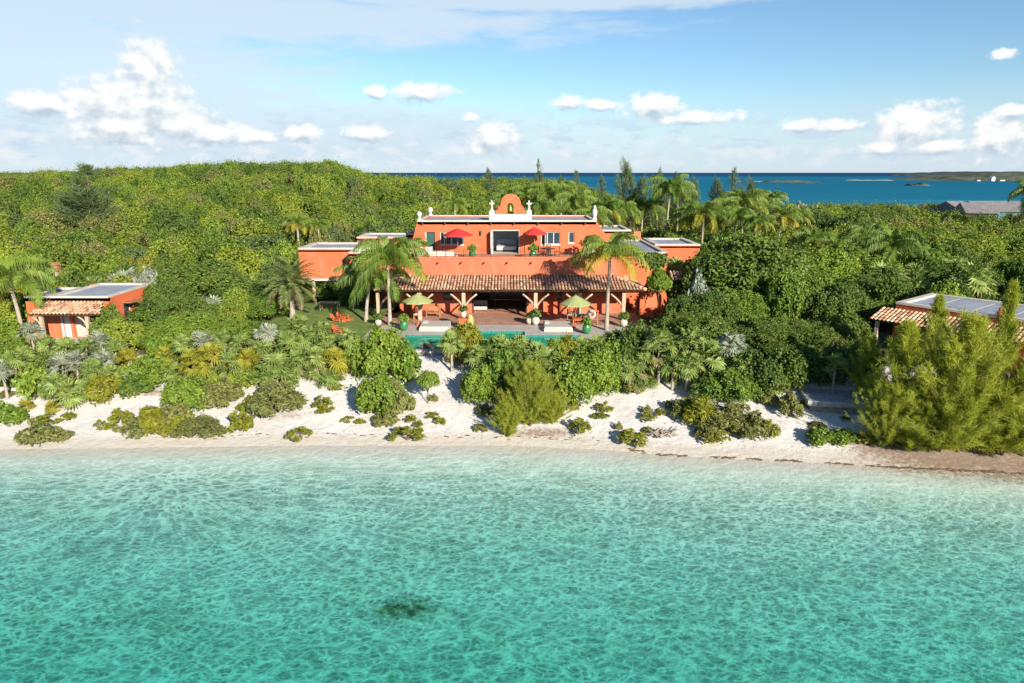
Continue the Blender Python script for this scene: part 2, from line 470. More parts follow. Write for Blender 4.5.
TZ = 2.72                                    # top of the pool terrace and veranda floor
PX0, PX1, PY0, PY1 = -8.3, 5.4, 47.4, 51.9   # pool
def grid_lines(segs):
    out = [segs[0][0]]
    for a, b, st in segs:
        n = max(1, int(round((b - a) / st)))
        out += [a + (b - a) * (i + 1) / n for i in range(n)]
    return np.array(out)
gx = grid_lines([(-420, -150, 15), (-150, -60, 3), (-60, -32, 0.8), (-32, 32, 0.4), (32, 60, 0.8), (60, 150, 3), (150, 420, 15)])
gy = grid_lines([(-80, 5, 3), (5, 30, 0.6), (30, 50, 0.3), (50, 80, 0.9), (80, 200, 2.5), (200, 420, 8)])
XX, YY = np.meshgrid(gx, gy)
ZZ = height(XX, YY)
inter = (XX > -12.4) & (XX < 12.2) & (YY > 46.9) & (YY < 70)
ZZ = np.where(inter, np.minimum(ZZ, TZ - 0.35), ZZ)
ZZ = np.where((XX > PX0 - .5) & (XX < PX1 + .5) & (YY > PY0 - .3) & (YY < PY1 + 2), np.minimum(ZZ, 0.7), ZZ)
nx, ny = len(gx), len(gy)
V = np.stack([XX, YY, ZZ], -1).reshape(-1, 3)
ii = (np.arange(ny - 1)[:, None] * nx + np.arange(nx - 1)[None, :]).reshape(-1)
Q = np.stack([ii, ii + 1, ii + nx + 1, ii + nx], -1)

m, T = mat('sand_and_soil')
att = lambda nm: T.n('ShaderNodeAttribute', attribute_name=nm).outputs['Fac']
pos = T.n('ShaderNodeNewGeometry').outputs['Position']
sepz = T.n('ShaderNodeSeparateXYZ'); T.l(pos, sepz.inputs[0])
n1 = T.noise(pos, 0.7, 6, 0.65); n2 = T.noise(pos, 4.5, 5, 0.65); n3 = T.noise(pos, 22, 3, 0.6)
sand = T.mix(T.mrange(n1, 0.3, 0.7), (0.55, 0.515, 0.465), (0.645, 0.615, 0.57))
sand = T.mix(T.mrange(n2, 0.56, 0.74, 0, 0.35), sand, (0.48, 0.43, 0.36))
sand = T.mix(T.mrange(n3, 0.62, 0.72, 0, 0.55), sand, (0.30, 0.24, 0.17))
wet = T.math('MULTIPLY', T.mrange(sepz.outputs[2], 0.30, 0.06), T.mrange(sepz.outputs[2], -0.5, -0.05))
sand = T.mix(T.math('MULTIPLY', wet, 0.7), sand, (0.56, 0.49, 0.38))
# sea bed: rippled sand with weed and rubble
bedn = T.noise(T.vmath('MULTIPLY', pos, (0.5, 0.9, 1)), 0.55, 6, 0.65, 0.5)
bedn2 = T.noise(pos, 2.6, 5, 0.7, 0.3)
bed = T.mix(T.mrange(bedn, 0.42, 0.70, 0, 0.40), (0.82, 0.78, 0.66), (0.60, 0.61, 0.44))
bed = T.mix(T.math('MULTIPLY', T.mrange(bedn2, 0.50, 0.68, 0, 0.62), T.mrange(bedn, 0.36, 0.62, 0.15, 1.0)), bed, (0.36, 0.42, 0.26))
wd = T.mrange(T.math('ADD', att('weed'), T.math('MULTIPLY', T.math('SUBTRACT', T.noise(pos, 3.4, 6, 0.7, 0.4), 0.5), 2.4)), 0.25, 1.15)
wd = T.math('MULTIPLY', wd, T.mrange(att('weed'), 0.0, 0.2))
bed = T.mix(wd, bed, T.mix(T.mrange(bedn2, 0.4, 0.6), (0.055, 0.085, 0.05), (0.24, 0.27, 0.11)))
sand = T.mix(T.mrange(sepz.outputs[2], 0.0, -0.25), sand, bed)
soil = T.mix(T.mrange(n2, 0.35, 0.65), (0.075, 0.06, 0.035), (0.20, 0.17, 0.09))
soil = T.mix(T.mrange(n3, 0.5, 0.62, 0, 0.7), soil, (0.09, 0.12, 0.03))
litt = T.mix(T.mrange(n3, 0.4, 0.6), (0.17, 0.105, 0.065), (0.27, 0.175, 0.11))
ve = T.mrange(T.math('ADD', att('veg'), T.math('MULTIPLY', T.math('SUBTRACT', n2, 0.5), 1.6)), 0.4, 0.65)
li = T.mrange(T.math('ADD', att('litter'), T.math('ADD', T.math('MULTIPLY', T.math('SUBTRACT', n2, 0.5), 1.6), T.math('MULTIPLY', T.math('SUBTRACT', n3, 0.5), 1.2))), 0.35, 0.95, 0, .85)
col = T.mix(ve, sand, soil)
col = T.mix(li, col, litt)
p = T.n('ShaderNodeBsdfPrincipled', i_Roughness=0.95)
p.inputs['Specular IOR Level'].default_value = 0.15
T.l(col, p.inputs['Base Color'])
b = T.n('ShaderNodeBump', i_Strength=0.7, i_Distance=0.11)
T.l(T.math('ADD', T.noise(pos, 2.2, 4, 0.6), T.math('MULTIPLY', n3, 0.25)), b.inputs['Height'])
T.l(b.outputs[0], p.inputs['Normal'])
finish(T, p.outputs[0])
M['ground'] = m
me = mesh_np('beach_and_terrain', V, Q, M['ground'], smooth=True)
tt = (YY - shore(XX))
veg = smooth((tt - 10.0 - 1.5 * wob(XX * 1.7, YY * 1.7)) / 2.5)
LITTER = []
def spot(px, py, rx, ry):
    q = ground(px, py)
    return np.clip(1.35 - np.sqrt(((XX - q.x) / rx) ** 2 + ((YY - q.y) / ry) ** 2), 0, 1)
litter = np.maximum.reduce([spot(960, 455, 6.5, 2.6), spot(1040, 462, 8, 2.6), spot(890, 448, 3, 1.6), spot(545, 433, 2.8, .7) * .85, spot(150, 392, 2.2, .7) * .75, spot(285, 416, 2.0, .6) * .6,
                            spot(180, 432, 3.5, .35), spot(760, 425, 2.5, .8) * .6, spot(400, 415, 2, .8) * .5])
veg = np.where((np.abs(XX + 2.9) < 1.6) & (YY < 47.5), veg * 0.2, veg)   # bare sand below the pool
bq = at_Y(405, 583, 23.0); bq2 = at_Y(110, 600, 22.5); bq3 = at_Y(655, 505, 29.2)
def patch(q, rx, ry): return np.clip(1.25 - np.sqrt(((XX - q.x) / rx) ** 2 + ((YY - q.y) / ry) ** 2) + 0.35 * wob(XX * 5, YY * 5), 0, 1)
weed = np.maximum.reduce([np.clip(1.3 * patch(bq, 1.9, 0.85), 0, 1), 0.62 * patch(bq2, 2.6, 0.9), 0.7 * patch(bq3, .35, .2), 0.5 * patch(at_Y(330, 600, 22.4), 1.0, .5), 0.5 * patch(at_Y(840, 600, 22.3), 2.2, .8), 0.5 * patch(at_Y(940, 640, 20.2), 1.6, .7), .42 * patch(at_Y(560, 560, 24.5), 1.6, .5)])
for nm, arr in (('veg', veg), ('litter', litter), ('weed', weed)):
    a = me.attributes.new(nm, 'FLOAT', 'POINT')
    a.data.foreach_set('value', arr.astype(np.float32).ravel())
tag(link('ground', me), 'white sand beach rising to scrub covered ground and a hill', 'ground', kind='structure')

# ------------------------------------------------------------------ water
m, T = mat('lagoon_water')
pos = T.n('ShaderNodeNewGeometry').outputs['Position']
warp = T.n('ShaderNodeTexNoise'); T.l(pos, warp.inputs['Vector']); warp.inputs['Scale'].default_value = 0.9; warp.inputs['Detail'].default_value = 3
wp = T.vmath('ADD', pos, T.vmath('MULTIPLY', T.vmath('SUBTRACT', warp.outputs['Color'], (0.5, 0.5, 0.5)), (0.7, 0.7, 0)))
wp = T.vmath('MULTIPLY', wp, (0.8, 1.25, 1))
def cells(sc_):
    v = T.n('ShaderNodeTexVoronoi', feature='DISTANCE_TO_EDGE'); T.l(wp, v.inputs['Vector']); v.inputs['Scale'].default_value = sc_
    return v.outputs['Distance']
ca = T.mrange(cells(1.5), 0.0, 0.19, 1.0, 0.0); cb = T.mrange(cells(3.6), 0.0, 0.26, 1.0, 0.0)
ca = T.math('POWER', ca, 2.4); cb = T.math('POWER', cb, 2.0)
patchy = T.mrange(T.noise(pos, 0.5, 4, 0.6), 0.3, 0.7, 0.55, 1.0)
swell_glint = T.mrange(T.noise(T.vmath('MULTIPLY', T.vmath('ADD', pos, T.vmath('MULTIPLY', T.vmath('SUBTRACT', warp.outputs['Color'], (0.5, 0.5, 0.5)), (1.5, 1.5, 0))), (0.22, 0.95, 1)), 1.0, 3, 0.5), 0.38, 0.68, 0.75, 1.2)
patchy = T.math('MULTIPLY', patchy, swell_glint)
caustic = T.math('MULTIPLY', T.math('ADD', T.math('MULTIPLY', ca, 0.60), T.math('MULTIPLY', cb, 0.50)), patchy)
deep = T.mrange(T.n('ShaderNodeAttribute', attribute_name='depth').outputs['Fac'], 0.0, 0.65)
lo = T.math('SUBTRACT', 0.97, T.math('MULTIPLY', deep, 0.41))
br = T.math('ADD', lo, T.math('MULTIPLY', T.math('MULTIPLY', caustic, deep), 1.05), clamp=True)  # sunlight's caustic net painted as brightness of the surface's transparent colour
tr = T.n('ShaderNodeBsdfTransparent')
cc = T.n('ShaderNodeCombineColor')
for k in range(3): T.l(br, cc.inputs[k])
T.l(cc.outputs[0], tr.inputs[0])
gl = T.n('ShaderNodeBsdfGlossy', i_Roughness=0.05)
b = T.n('ShaderNodeBump', i_Strength=0.8, i_Distance=0.12)
wav = T.noise(T.vmath('MULTIPLY', pos, (0.8, 1.5, 1)), 2.0, 6, 0.62, 0.5)
T.l(T.math('ADD', wav, T.math('MULTIPLY', ca, 0.12)), b.inputs['Height'])
T.l(b.outputs[0], gl.inputs['Normal'])
ge = T.n('ShaderNodeNewGeometry')
cs = T.math('ABSOLUTE', T.vmath('DOT_PRODUCT', ge.outputs['Incoming'], ge.outputs['Normal']))
fr = T.math('ADD', 0.02, T.math('MULTIPLY', T.math('POWER', T.math('SUBTRACT', 1.0, cs), 5.0), 0.98))
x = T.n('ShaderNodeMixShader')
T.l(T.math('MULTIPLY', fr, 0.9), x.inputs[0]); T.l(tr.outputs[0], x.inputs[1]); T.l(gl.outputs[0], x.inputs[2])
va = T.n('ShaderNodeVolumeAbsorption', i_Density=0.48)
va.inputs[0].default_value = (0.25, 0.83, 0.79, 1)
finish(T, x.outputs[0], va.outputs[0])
wx_ = grid_lines([(-150, -60, 6), (-60, 60, 1.0), (60, 150, 6)]); wy_ = grid_lines([(-78, 10, 4), (10, 46, .5)])
wn, wm_ = len(wx_), len(wy_)
Wv = [(x_, y_, 0.0) for y_ in wy_ for x_ in wx_]
Wq = [(j * wn + i, j * wn + i + 1, (j + 1) * wn + i + 1, (j + 1) * wn + i) for j in range(wm_ - 1) for i in range(wn - 1)]
nb = len(Wv)
per = [i for i in range(wn)] + [j * wn + wn - 1 for j in range(1, wm_)] + [(wm_ - 1) * wn + i for i in range(wn - 2, -1, -1)] + [j * wn for j in range(wm_ - 2, 0, -1)]
Wv += [(Wv[i][0], Wv[i][1], -6.0) for i in per]
npz = len(per)
Wf = Wq + [(per[k], nb + k, nb + (k + 1) % npz, per[(k + 1) % npz]) for k in range(npz)] + [tuple(range(nb + npz - 1, nb - 1, -1))]
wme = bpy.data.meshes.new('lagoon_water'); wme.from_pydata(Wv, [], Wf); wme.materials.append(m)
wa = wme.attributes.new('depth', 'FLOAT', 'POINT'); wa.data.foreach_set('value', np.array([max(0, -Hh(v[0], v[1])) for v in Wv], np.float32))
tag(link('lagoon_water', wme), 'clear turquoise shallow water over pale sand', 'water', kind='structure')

m, T = mat('open_sea')
pos = T.n('ShaderNodeNewGeometry').outputs['Position']
sp = T.n('ShaderNodeSeparateXYZ'); T.l(pos, sp.inputs[0])
n = T.noise(T.vmath('MULTIPLY', pos, (0.0016, 0.005, 1)), 1.0, 5, 0.6)
yy = T.math('ADD', sp.outputs[1], T.math('MULTIPLY', T.math('SUBTRACT', n, 0.5), 700))
c = T.ramp(T.mrange(yy, 100, 4200, 0, 1, False), [(0.0, (0.10, 0.40, 0.44)), (0.025, (0.07, 0.34, 0.42)), (0.06, (0.003, 0.135, 0.21)), (0.25, (0.002, 0.115, 0.20)), (0.45, (0.002, 0.135, 0.22)), (0.75, (0.001, 0.065, 0.15)), (1, (0.001, 0.04, 0.11))])
p = T.n('ShaderNodeBsdfDiffuse')
T.l(c, p.inputs['Color'])
b = T.n('ShaderNodeBump', i_Strength=0.5, i_Distance=0.5)
T.l(T.noise(T.vmath('MULTIPLY', pos, (0.4, 1.0, 1)), 0.5, 5, 0.6), b.inputs['Height']); T.l(b.outputs[0], p.inputs['Normal'])
gs = T.n('ShaderNodeBsdfGlossy', i_Roughness=0.3); T.l(b.outputs[0], gs.inputs['Normal'])
mx = T.n('ShaderNodeMixShader'); mx.inputs[0].default_value = 0.06
T.l(p.outputs[0], mx.inputs[1]); T.l(gs.outputs[0], mx.inputs[2])
finish(T, mx.outputs[0])
S_ = MB()
Bg = 40000
for x0, x1, y0, y1 in ((-Bg, Bg, 120, Bg), (-Bg, -150, -Bg, 120), (150, Bg, -Bg, 120), (-150, 150, -Bg, -78)):
    S_.add([(x0, y0, -0.004), (x1, y0, -0.004), (x1, y1, -0.004), (x0, y1, -0.004)], [(0, 1, 2, 3)])
tag(S_.build('sea', m), 'open blue sea behind the island reaching the horizon', 'sea', kind='structure')

# islets and a far headland
M['islet'] = plain('islet_scrub', (0.085, 0.10, 0.06), 0.9, 0.5, 0.03, 0.1, stain=(0.22, 0.2, 0.15))
M['rockdark'] = plain('dark_reef_rock', (0.055, 0.075, 0.07), 0.9, 0.4, 0.05, 0.1)
M['islesand'] = plain('islet_sand', (0.50, 0.47, 0.36), 0.9, 0.3, 0.02, 0.1)
def land(name, px0, px1, py, hpx, depth, material, seed, label, prof=None):
    r = np.random.RandomState(seed)
    d = CAM_H / math.tan(PITCH + math.atan((py - 341.5) / F))
    a, bq_ = at_Y(px0, py, d), at_Y(px1, py, d)
    L, h = bq_.x - a.x, hpx * d * 0.97 / F
    nu, nv = 60, 9
    us, vs_ = np.linspace(0, 1, nu), np.linspace(-1, 1, nv)
    ph = r.uniform(0, 6.28, 6)
    env = np.minimum(1, 6 * np.minimum(us, 1 - us)) * (0.55 + 0.18 * np.sin(us * 9 + ph[0]) + 0.14 * np.sin(us * 23 + ph[1]) + 0.1 * np.sin(us * 57 + ph[2]))
    if prof: env = np.interp(us, *prof) * (1 + 0.12 * np.sin(us * 57 + ph[2]) + 0.08 * np.sin(us * 131 + ph[3]))
    Vv = [(L * (u - .5), depth * v * min(1, 5 * min(u, 1 - u) + 0.05), h * 1.15 * e * (1 - v * v) - 0.4) for u, e in zip(us, env) for v in vs_]
    Qq = [(i * nv + j, (i + 1) * nv + j, (i + 1) * nv + j + 1, i * nv + j + 1) for i in range(nu - 1) for j in range(nv - 1)]
    o = link(name, mesh_np(name, Vv, Qq, material, smooth=True), None, ((a.x + bq_.x) / 2, d + depth, 0))
    return tag(o, label, 'island', kind='structure')
land('islet', 738, 832, 182.5, 2.6, 26, M['islet'], 1, 'low sandy green islet in the bay')
land('sandbar', 735, 800, 182.0, 1.2, 30, M['islesand'], 2, 'thin pale sandbar beside the low islet')
land('reef_rock', 778, 845, 184.0, 1.6, 10, M['rockdark'], 3, 'dark flat reef rock near the low islet')
land('sandbar', 850, 905, 180.5, 0.9, 30, M['islesand'], 4, 'thin pale sandbar between the islets')
land('islet', 912, 936, 186.0, 3.4, 14, M['islet'], 5, 'tiny humped islet alone in the bay')
land('reef_rock', 974, 996, 194.0, 0.7, 4, M['rockdark'], 6, 'thin dark reef just awash in the bay')
land('headland', 938, 1120, 181.0, 7.5, 150, M['islet'], 7, 'long scrubby headland with houses across the bay', ([0, .06, .15, .25, .5, .8, 1], [0.02, .18, .25, .6, .75, .9, 1]))
land('headland', 925, 1150, 176.0, 3.6, 300, M['rockdark'], 8, 'farther dark wooded shoreline at the horizon', ([0, .05, .2, .5, 1], [.1, .5, .9, 1, 1]))

# ------------------------------------------------------------------ buildings
def XP(px, Y, z):
    c, s = math.cos(PITCH), math.sin(PITCH)
    return (px - 512) * (Y * c + (CAM_H - z) * s) / F

_tr = np.random.RandomState(11)
def tile_slope(name, parent, e0, e1, t0, t1, mats, pitch=0.27, tl=0.42):
    """barrel tiles between an eave edge e0-e1 and a top edge t0-t1 (vectors); each tile is its own little half pipe"""
    e0, e1, t0, t1 = map(Vector, (e0, e1, t0, t1))
    u = (e1 - e0); W_ = u.length; u.normalize()
    up = ((t0 + t1) / 2 - (e0 + e1) / 2); up -= u * up.dot(u)
    Ls = up.length; v = up.normalized(); n = u.cross(v)
    a0, a1 = (t0 - e0).dot(u), (t1 - e0).dot(u)      # trapezoid in (u, v)
    Vs, Fs = [], []
    nc = int(W_ / pitch)
    for i in range(nc):
        uc = (i + 0.5) * W_ / nc
        top = Ls
        if uc < a0: top = Ls * uc / max(a0, 1e-6)
        if uc > a1: top = Ls * (W_ - uc) / max(W_ - a1, 1e-6)
        s = -0.03 * _tr.rand()
        while s < top - 0.06:
            e = min(s + tl * 1.12, top)
            r0, r1 = pitch * 0.46, pitch * 0.36
            b = len(Vs)
            jx = _tr.uniform(-.012, .012)
            for k in range(5):
                w = math.pi * k / 4
                Vs.append(e0 + u * (uc + jx + r0 * math.cos(w)) + v * s + n * (0.022 + r0 * 0.85 * math.sin(w)))
            for k in range(5):
                w = math.pi * k / 4
                Vs.append(e0 + u * (uc + jx + r1 * math.cos(w)) + v * e + n * (0.0 + r1 * 0.85 * math.sin(w)))
            for k in range(4): Fs.append((b + k, b + k + 1, b + k + 6, b + k + 5))
            s += tl
    me = mesh_np(name, [tuple(p) for p in Vs], [f[::-1] for f in Fs], M['tile'])
    o = link(name, me, parent)
    d = MB()
    q = [e0 - n * .02, e1 - n * .02, t1 - n * .02, t0 - n * .02]
    q2 = [p_ - n * .04 for p_ in q]
    d.add(q + q2, [(0, 1, 2, 3), (7, 6, 5, 4), (0, 4, 5, 1), (1, 5, 6, 2), (2, 6, 7, 3), (3, 7, 4, 0)])
    d.build('roof_boarding', M['darkwood'], o)
    return o

def window(parent, x0, x1, z0, z1, y, npan=1, frame=M['white'], glass=M['glass'], bar=0.07, name='window', M_=None):
    f = MB()
    f.box(x0, x1, y, y + .1, z0, z0 + bar, M=M_).box(x0, x1, y, y + .1, z1 - bar, z1, M=M_)
    xs = [x0 + (x1 - x0) * i / npan for i in range(npan + 1)]
    for i, xx in enumerate(xs):
        a = xx if i == 0 else xx - bar if i == npan else xx - bar / 2
        f.box(a, a + bar, y, y + .1, z0 + bar, z1 - bar, M=M_)
    fo = f.build(name, frame, parent)
    g = MB().box(x0 + bar * .5, x1 - bar * .5, y + .04, y + .06, z0 + bar * .5, z1 - bar * .5, M=M_)
    g.build('pane', glass, fo)
    return fo

def flatroof(parent, x0, x1, y0, y1, z, cop=0.32, lip=0.14, mt=None, name='roof'):
    """membrane sunk inside a pale parapet coping"""
    MB().box(x0 + cop, x1 - cop, y0 + cop, y1 - cop, z - .09 - lip, z - lip).build(name, M['roofgrey'], parent)
    c = MB()
    for a in ((x0 - .03, x1 + .03, y0 - .03, y0 + cop), (x0 - .03, x1 + .03, y1 - cop, y1 + .03), (x0 - .03, x0 + cop, y0 + cop, y1 - cop), (x1 - cop, x1 + .03, y0 + cop, y1 - cop)):
        c.box(*a, z - .1, z + .05)
    c.build('coping', mt or M['cream'], parent)
    e = MB()
    for a in ((x0, x1, y0, y0 + cop - .01), (x0, x1, y1 - cop + .01, y1), (x0, x0 + cop - .01, y0 + cop, y1 - cop), (x1 - cop + .01, x1, y0 + cop, y1 - cop)):
        e.box(*a, z - .35, z - .101)
    e.build('parapet', M['stucco'], parent)

def solid(parent, x0, x1, y0, y1, z0, z1, mt=M['stucco'], name='wall'):
    return MB().box(x0, x1, y0, y1, z0, z1).build(name, mt, parent)

# ---- the villa
vil = tag(empty('villa', (0, 60, TZ)), 'large orange stucco villa with bell gable, roof terrace and tiled veranda', 'villa')
class Sub:
    pass
def vp(o):  # parts are modelled in world coordinates; shift under the villa's base
    o.matrix_parent_inverse = Matrix.Translation((0, -60, -TZ))
    return o
VROOT = vil
_old_link = link
def link(name, me, parent=None, loc=(0, 0, 0), rot=(0, 0, 0), scale=(1, 1, 1)):
    o = _old_link(name, me, parent, loc, rot, scale)
    if parent is VROOT: vp(o)
    return o

YW, YU, ZT, ZR = 60.3, 65.0, 7.50, 10.57       # veranda wall, upper wall, terrace floor, roof line
GX0, GX1 = -9.3, 9.4
ox0, ox1 = XP(472.5, YW, 4), XP(527, YW, 4)
wl = (XP(443, YW, 4.5), XP(452.5, YW, 4.5), 3.9, 5.1)
wr = (XP(554, YW, 4.5), XP(562, YW, 4.5), 3.9, 5.1)
doorl = (XP(396, YW, 4), XP(411, YW, 4), TZ, 5.0)
w = MB()
w.wall(GX0, GX1, TZ - .4, 7.66, YW, .35, [(ox0, ox1, TZ, 5.35), wl, wr])
w.build('wall', M['rose'], vil)
w = MB()
w.box(GX0, GX0 + .35, YW + .35, 72.6, TZ - .4, ZT)
w.box(GX1 - .35, GX1, YW + .35, 72.6, TZ - .4, ZT)
w.box(GX0 + .35, GX1 - .35, 72.3, 72.6, TZ - .4, ZT)
w.build('wall', M['stucco'], vil)
# battered flanks of the parapet wall
w = MB()
w.prism([(-9.3, TZ - .4), (-9.3, 7.62), (-9.75, 7.3), (-10.0, 5.9), (-10.1, TZ - .4)], YW + .02, YW + 1.2)
w.build('buttress', M['stucco'], vil)
w = MB()
w.prism([(9.4, TZ - .4), (9.4, 7.62), (9.75, 7.3), (10.0, 5.9), (10.1, TZ - .4)], YW + .02, YW + 1.2)
w.build('buttress', M['stucco'], vil)
MB().box(GX0 + .36, GX1 - .36, YW + .36, 72.29, ZT - .3, ZT).build('terrace_floor', M['terracotta'], vil)
MB().box(GX0 - .05, GX1 + .05, YW - .05, YW + .45, 7.66, 7.76).build('coping', M['coral'], vil)
# living room behind the big opening
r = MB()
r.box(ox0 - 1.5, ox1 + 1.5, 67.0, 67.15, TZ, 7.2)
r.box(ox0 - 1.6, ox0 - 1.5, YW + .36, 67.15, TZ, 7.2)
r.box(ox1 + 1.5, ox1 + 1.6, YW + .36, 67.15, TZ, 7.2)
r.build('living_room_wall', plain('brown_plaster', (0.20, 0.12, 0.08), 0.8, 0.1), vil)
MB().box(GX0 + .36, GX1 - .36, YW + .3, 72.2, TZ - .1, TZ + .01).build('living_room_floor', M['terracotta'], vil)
fr_ = MB()
fr_.box(ox0 - .03, ox0 + .1, YW - .05, YW + .2, TZ, 5.4).box(ox1 - .1, ox1 + .03, YW - .05, YW + .2, TZ, 5.4).box(ox0 + .1, ox1 - .1, YW - .05, YW + .2, 5.3, 5.42)
fr_.build('door_frame', M['darkwood'], vil)
for a in (wl, wr):
    window(vil, a[0], a[1], a[2], a[3], YW + .08, 1, M['greenpaint'])
# upper storey
hl = lambda a, b, z0, z1: (XP(a, YU, 9), XP(b, YU, 9), z0, z1)
zpy = lambda py, Y: CAM_H - Y * math.tan(PITCH + math.atan((py - 341.5) / F))
UH = [hl(426.5, 435, ZT, zpy(232, YU)), hl(440, 463.5, zpy(244.5, YU), zpy(232, YU)), hl(491, 519.5, ZT, zpy(230, YU)),
      hl(541, 560, zpy(244.5, YU), zpy(232, YU)), hl(568.5, 574.5, zpy(243, YU), zpy(232, YU))]
ux0, ux1 = -8.9, 7.9
w = MB()
w.wall(ux0, ux1, ZT, ZR, YU, .35, UH)
w.build('wall', M['stucco'], vil)
w = MB()
w.prism([(ux0, ZT), (ux0, ZR), (-9.25, 9.3), (-9.6, 8.2), (-9.8, ZT)], YU, YU + .36)
w.prism([(ux1, ZT), (ux1, ZR), (8.5, 9.75), (9.15, 9.0), (9.15, ZT)], YU, YU + .36)
w.box(ux0 + .01, ux0 + .35, YU + .36, 72.8, ZT, ZR).box(ux1 - .35, ux1 - .01, YU + .36, 72.8, ZT, ZR).box(ux0 + .35, ux1 - .35, 72.45, 72.8, ZT, ZR)
w.build('wall', M['stucco'], vil)
flatroof(vil, ux0, ux1, YU, 72.8, ZR + .03, cop=.28, lip=.10)
# band that swells above the roof spouts
# bedroom
a, b, z0, z1 = UH[2]
r = MB()
r.box(a - 1.2, b + 1.2, 69.0, 69.1, ZT, ZR - .5).box(a - 1.3, a - 1.2, YU + .36, 69.1, ZT, ZR - .5).box(b + 1.2, b + 1.3, YU + .36, 69.1, ZT, ZR - .5)
r.build('bedroom_wall', M['room'], vil)
MB().box(a - 1.2, b + 1.2, YU + .3, 69, ZT - .2, ZT + .02).build('bedroom_floor', M['cushion'], vil)
fr_ = MB()
fr_.box(a, a + .1, YU - .02, YU + .3, ZT, z1).box(b - .06, b, YU + .05, YU + .3, ZT, z1).box(a + .1, b - .06, YU - .02, YU + .3, z1 - .08, z1)
d_ = fr_.build('door', M['white'], vil)
MB().box(a - .02, a + .05, YU - .75, YU - .03, ZT + .05, z1 - .05).build('door_leaf', M['white'], d_)
fd = MB(); fd.box(a + .14, a + .18, YU + .1, YU + .9, ZT + .05, z1 - .1)
fd.build('door_leaf', M['white'], d_)
for i, h in enumerate((UH[1], UH[3], UH[4])):
    wd = window(vil, h[0], h[1], h[2], h[3], YU + .1, (4, 3, 1)[i])
    MB().box(h[0] - .06, h[1] + .06, YU - .06, YU + .1, h[2] - .09, h[2] - .002).build('sill', M['white'], wd)
    if i < 2:
        wv_ = (h[1] - h[0]) / 5
        for sx in ((h[0] + wv_, ) if i else (h[0] + wv_ * .9, h[0] + wv_ * 2.4)):
            MB().box(sx, sx + .05, YU - .4, YU + .06, h[2] + .03, h[3] - .04).build('casement', M['white'], wd)
    else:
        pass
h = UH[0]
dd = window(vil, h[0], h[1], h[2], h[3], YU + .1, 1, M['greenpaint'], M['greenpaint'], name='door')
MB().box(h[0] - .12, h[0] - .002, YU - .03, YU + .2, h[2], h[3]).build('door_post', M['white'], dd)
for px in (422.5, 445, 468, 491, 514, 538, 561.5, 585):
    MB().tube([(XP(px, YU, 10.3), YU + .1, 10.38), (XP(px, YU, 10.3), YU - .28, 10.33)], .075, 8).build('roof_spout', M['darkwood'], vil)
for px in (415.5, 438, 461, 484, 507, 531, 554, 577):
    MB().tube([(XP(px, YW, 7.3), YW + .1, 7.30), (XP(px, YW, 7.3), YW - .28, 7.25)], .075, 8).build('roof_spout', M['darkwood'], vil)
lx = XP(480.5, YU, 9.4)
MB().box(lx - .08, lx + .08, YU - .16, YU, 9.25, 9.65).build('wall_lamp', M['iron'], vil)
# bell gable on its white base
gx_, gy_ = XP(510.5, 65.6, 11), 65.25
b = MB()
b.box(gx_ - 1.65, gx_ + 1.65, gy_ - .22, gy_ + .45, ZR - .06, ZR + .62).box(gx_ - 2.0, gx_ - 1.5, gy_ - .25, gy_ + .5, ZR - .07, ZR + .92).box(gx_ + 1.5, gx_ + 2.0, gy_ - .25, gy_ + .5, ZR - .07, ZR + .92)
b.build('gable_base', M['white'], vil)
zb = ZR + .62
arc = lambda r, cx, cz, a0, a1, n: [(cx + r * math.cos(R(a0 + (a1 - a0) * i / n)), cz + r * math.sin(R(a0 + (a1 - a0) * i / n))) for i in range(n + 1)]
right = [(1.45, 0), (1.40, .30), (1.22, .36), (1.15, .62), (1.02, .70)] + arc(.92, 0, .88, -2, 90, 12)
left = [(-x_, z_) for x_, z_ in right[::-1]][1:]
outer = [(x_ + gx_, z_ + zb) for x_, z_ in right + left]
inner = [(.30, 0.02)] + arc(.30, 0, .75, 0, 180, 10) + [(-.30, 0.02)]
inner = [(x_ + gx_, z_ + zb) for x_, z_ in inner]
g = MB()
# strip between outer outline and the niche opening, front and back, with the reveal
def ring(outer, inner, y0, y1, mb):
    n, k = len(outer), len(inner)
    for y, fl in ((y0, 0), (y1, 1)):
        i = j = 0
        vs = [(x_, y, z_) for x_, z_ in outer] + [(x_, y, z_) for x_, z_ in inner]
        fs = []
        while i < n - 1 or j < k - 1:
            if j >= k - 1 or (i < n - 1 and (i + 1) / (n - 1) <= (j + 1) / (k - 1)): fs.append((i, i + 1, n + j)); i += 1
            else: fs.append((i, n + j + 1, n + j)); j += 1
        mb.add(vs, [f[::-1] if fl else f for f in fs])
    for pl in (outer, inner):
        for i in range(len(pl) - 1):
            (a_, b_), (c_, d_) = pl[i], pl[i + 1]
            mb.add([(a_, y0, b_), (c_, y0, d_), (c_, y1, d_), (a_, y1, b_)], [(0, 1, 2, 3)])
ring(outer, inner, gy_ - .1, gy_ + .35, g)
gab = g.build('bell_gable', M['stucco'], vil)
MB().tube([(gx_, gy_ + .12, zb + .95), (gx_, gy_ + .12, zb + .78)], .03, 6).lathe([(.0, .80), (.09, .78), (.13, .6), (.15, .42), (.22, .28), (.20, .26), (0, .3)], gx_, gy_ + .12, zb, 14).build('bell', M['bronze'], gab)
mo = MB()
for i in range(len(right) + len(left) - 1):
    (a_, b_), (c_, d_) = outer[i], outer[i + 1]
    mo.tube([(a_, gy_ + .12, b_ + .02), (c_, gy_ + .12, d_ + .02)], .07, 6)
mo.build('gable_rim', M['coral'], gab)
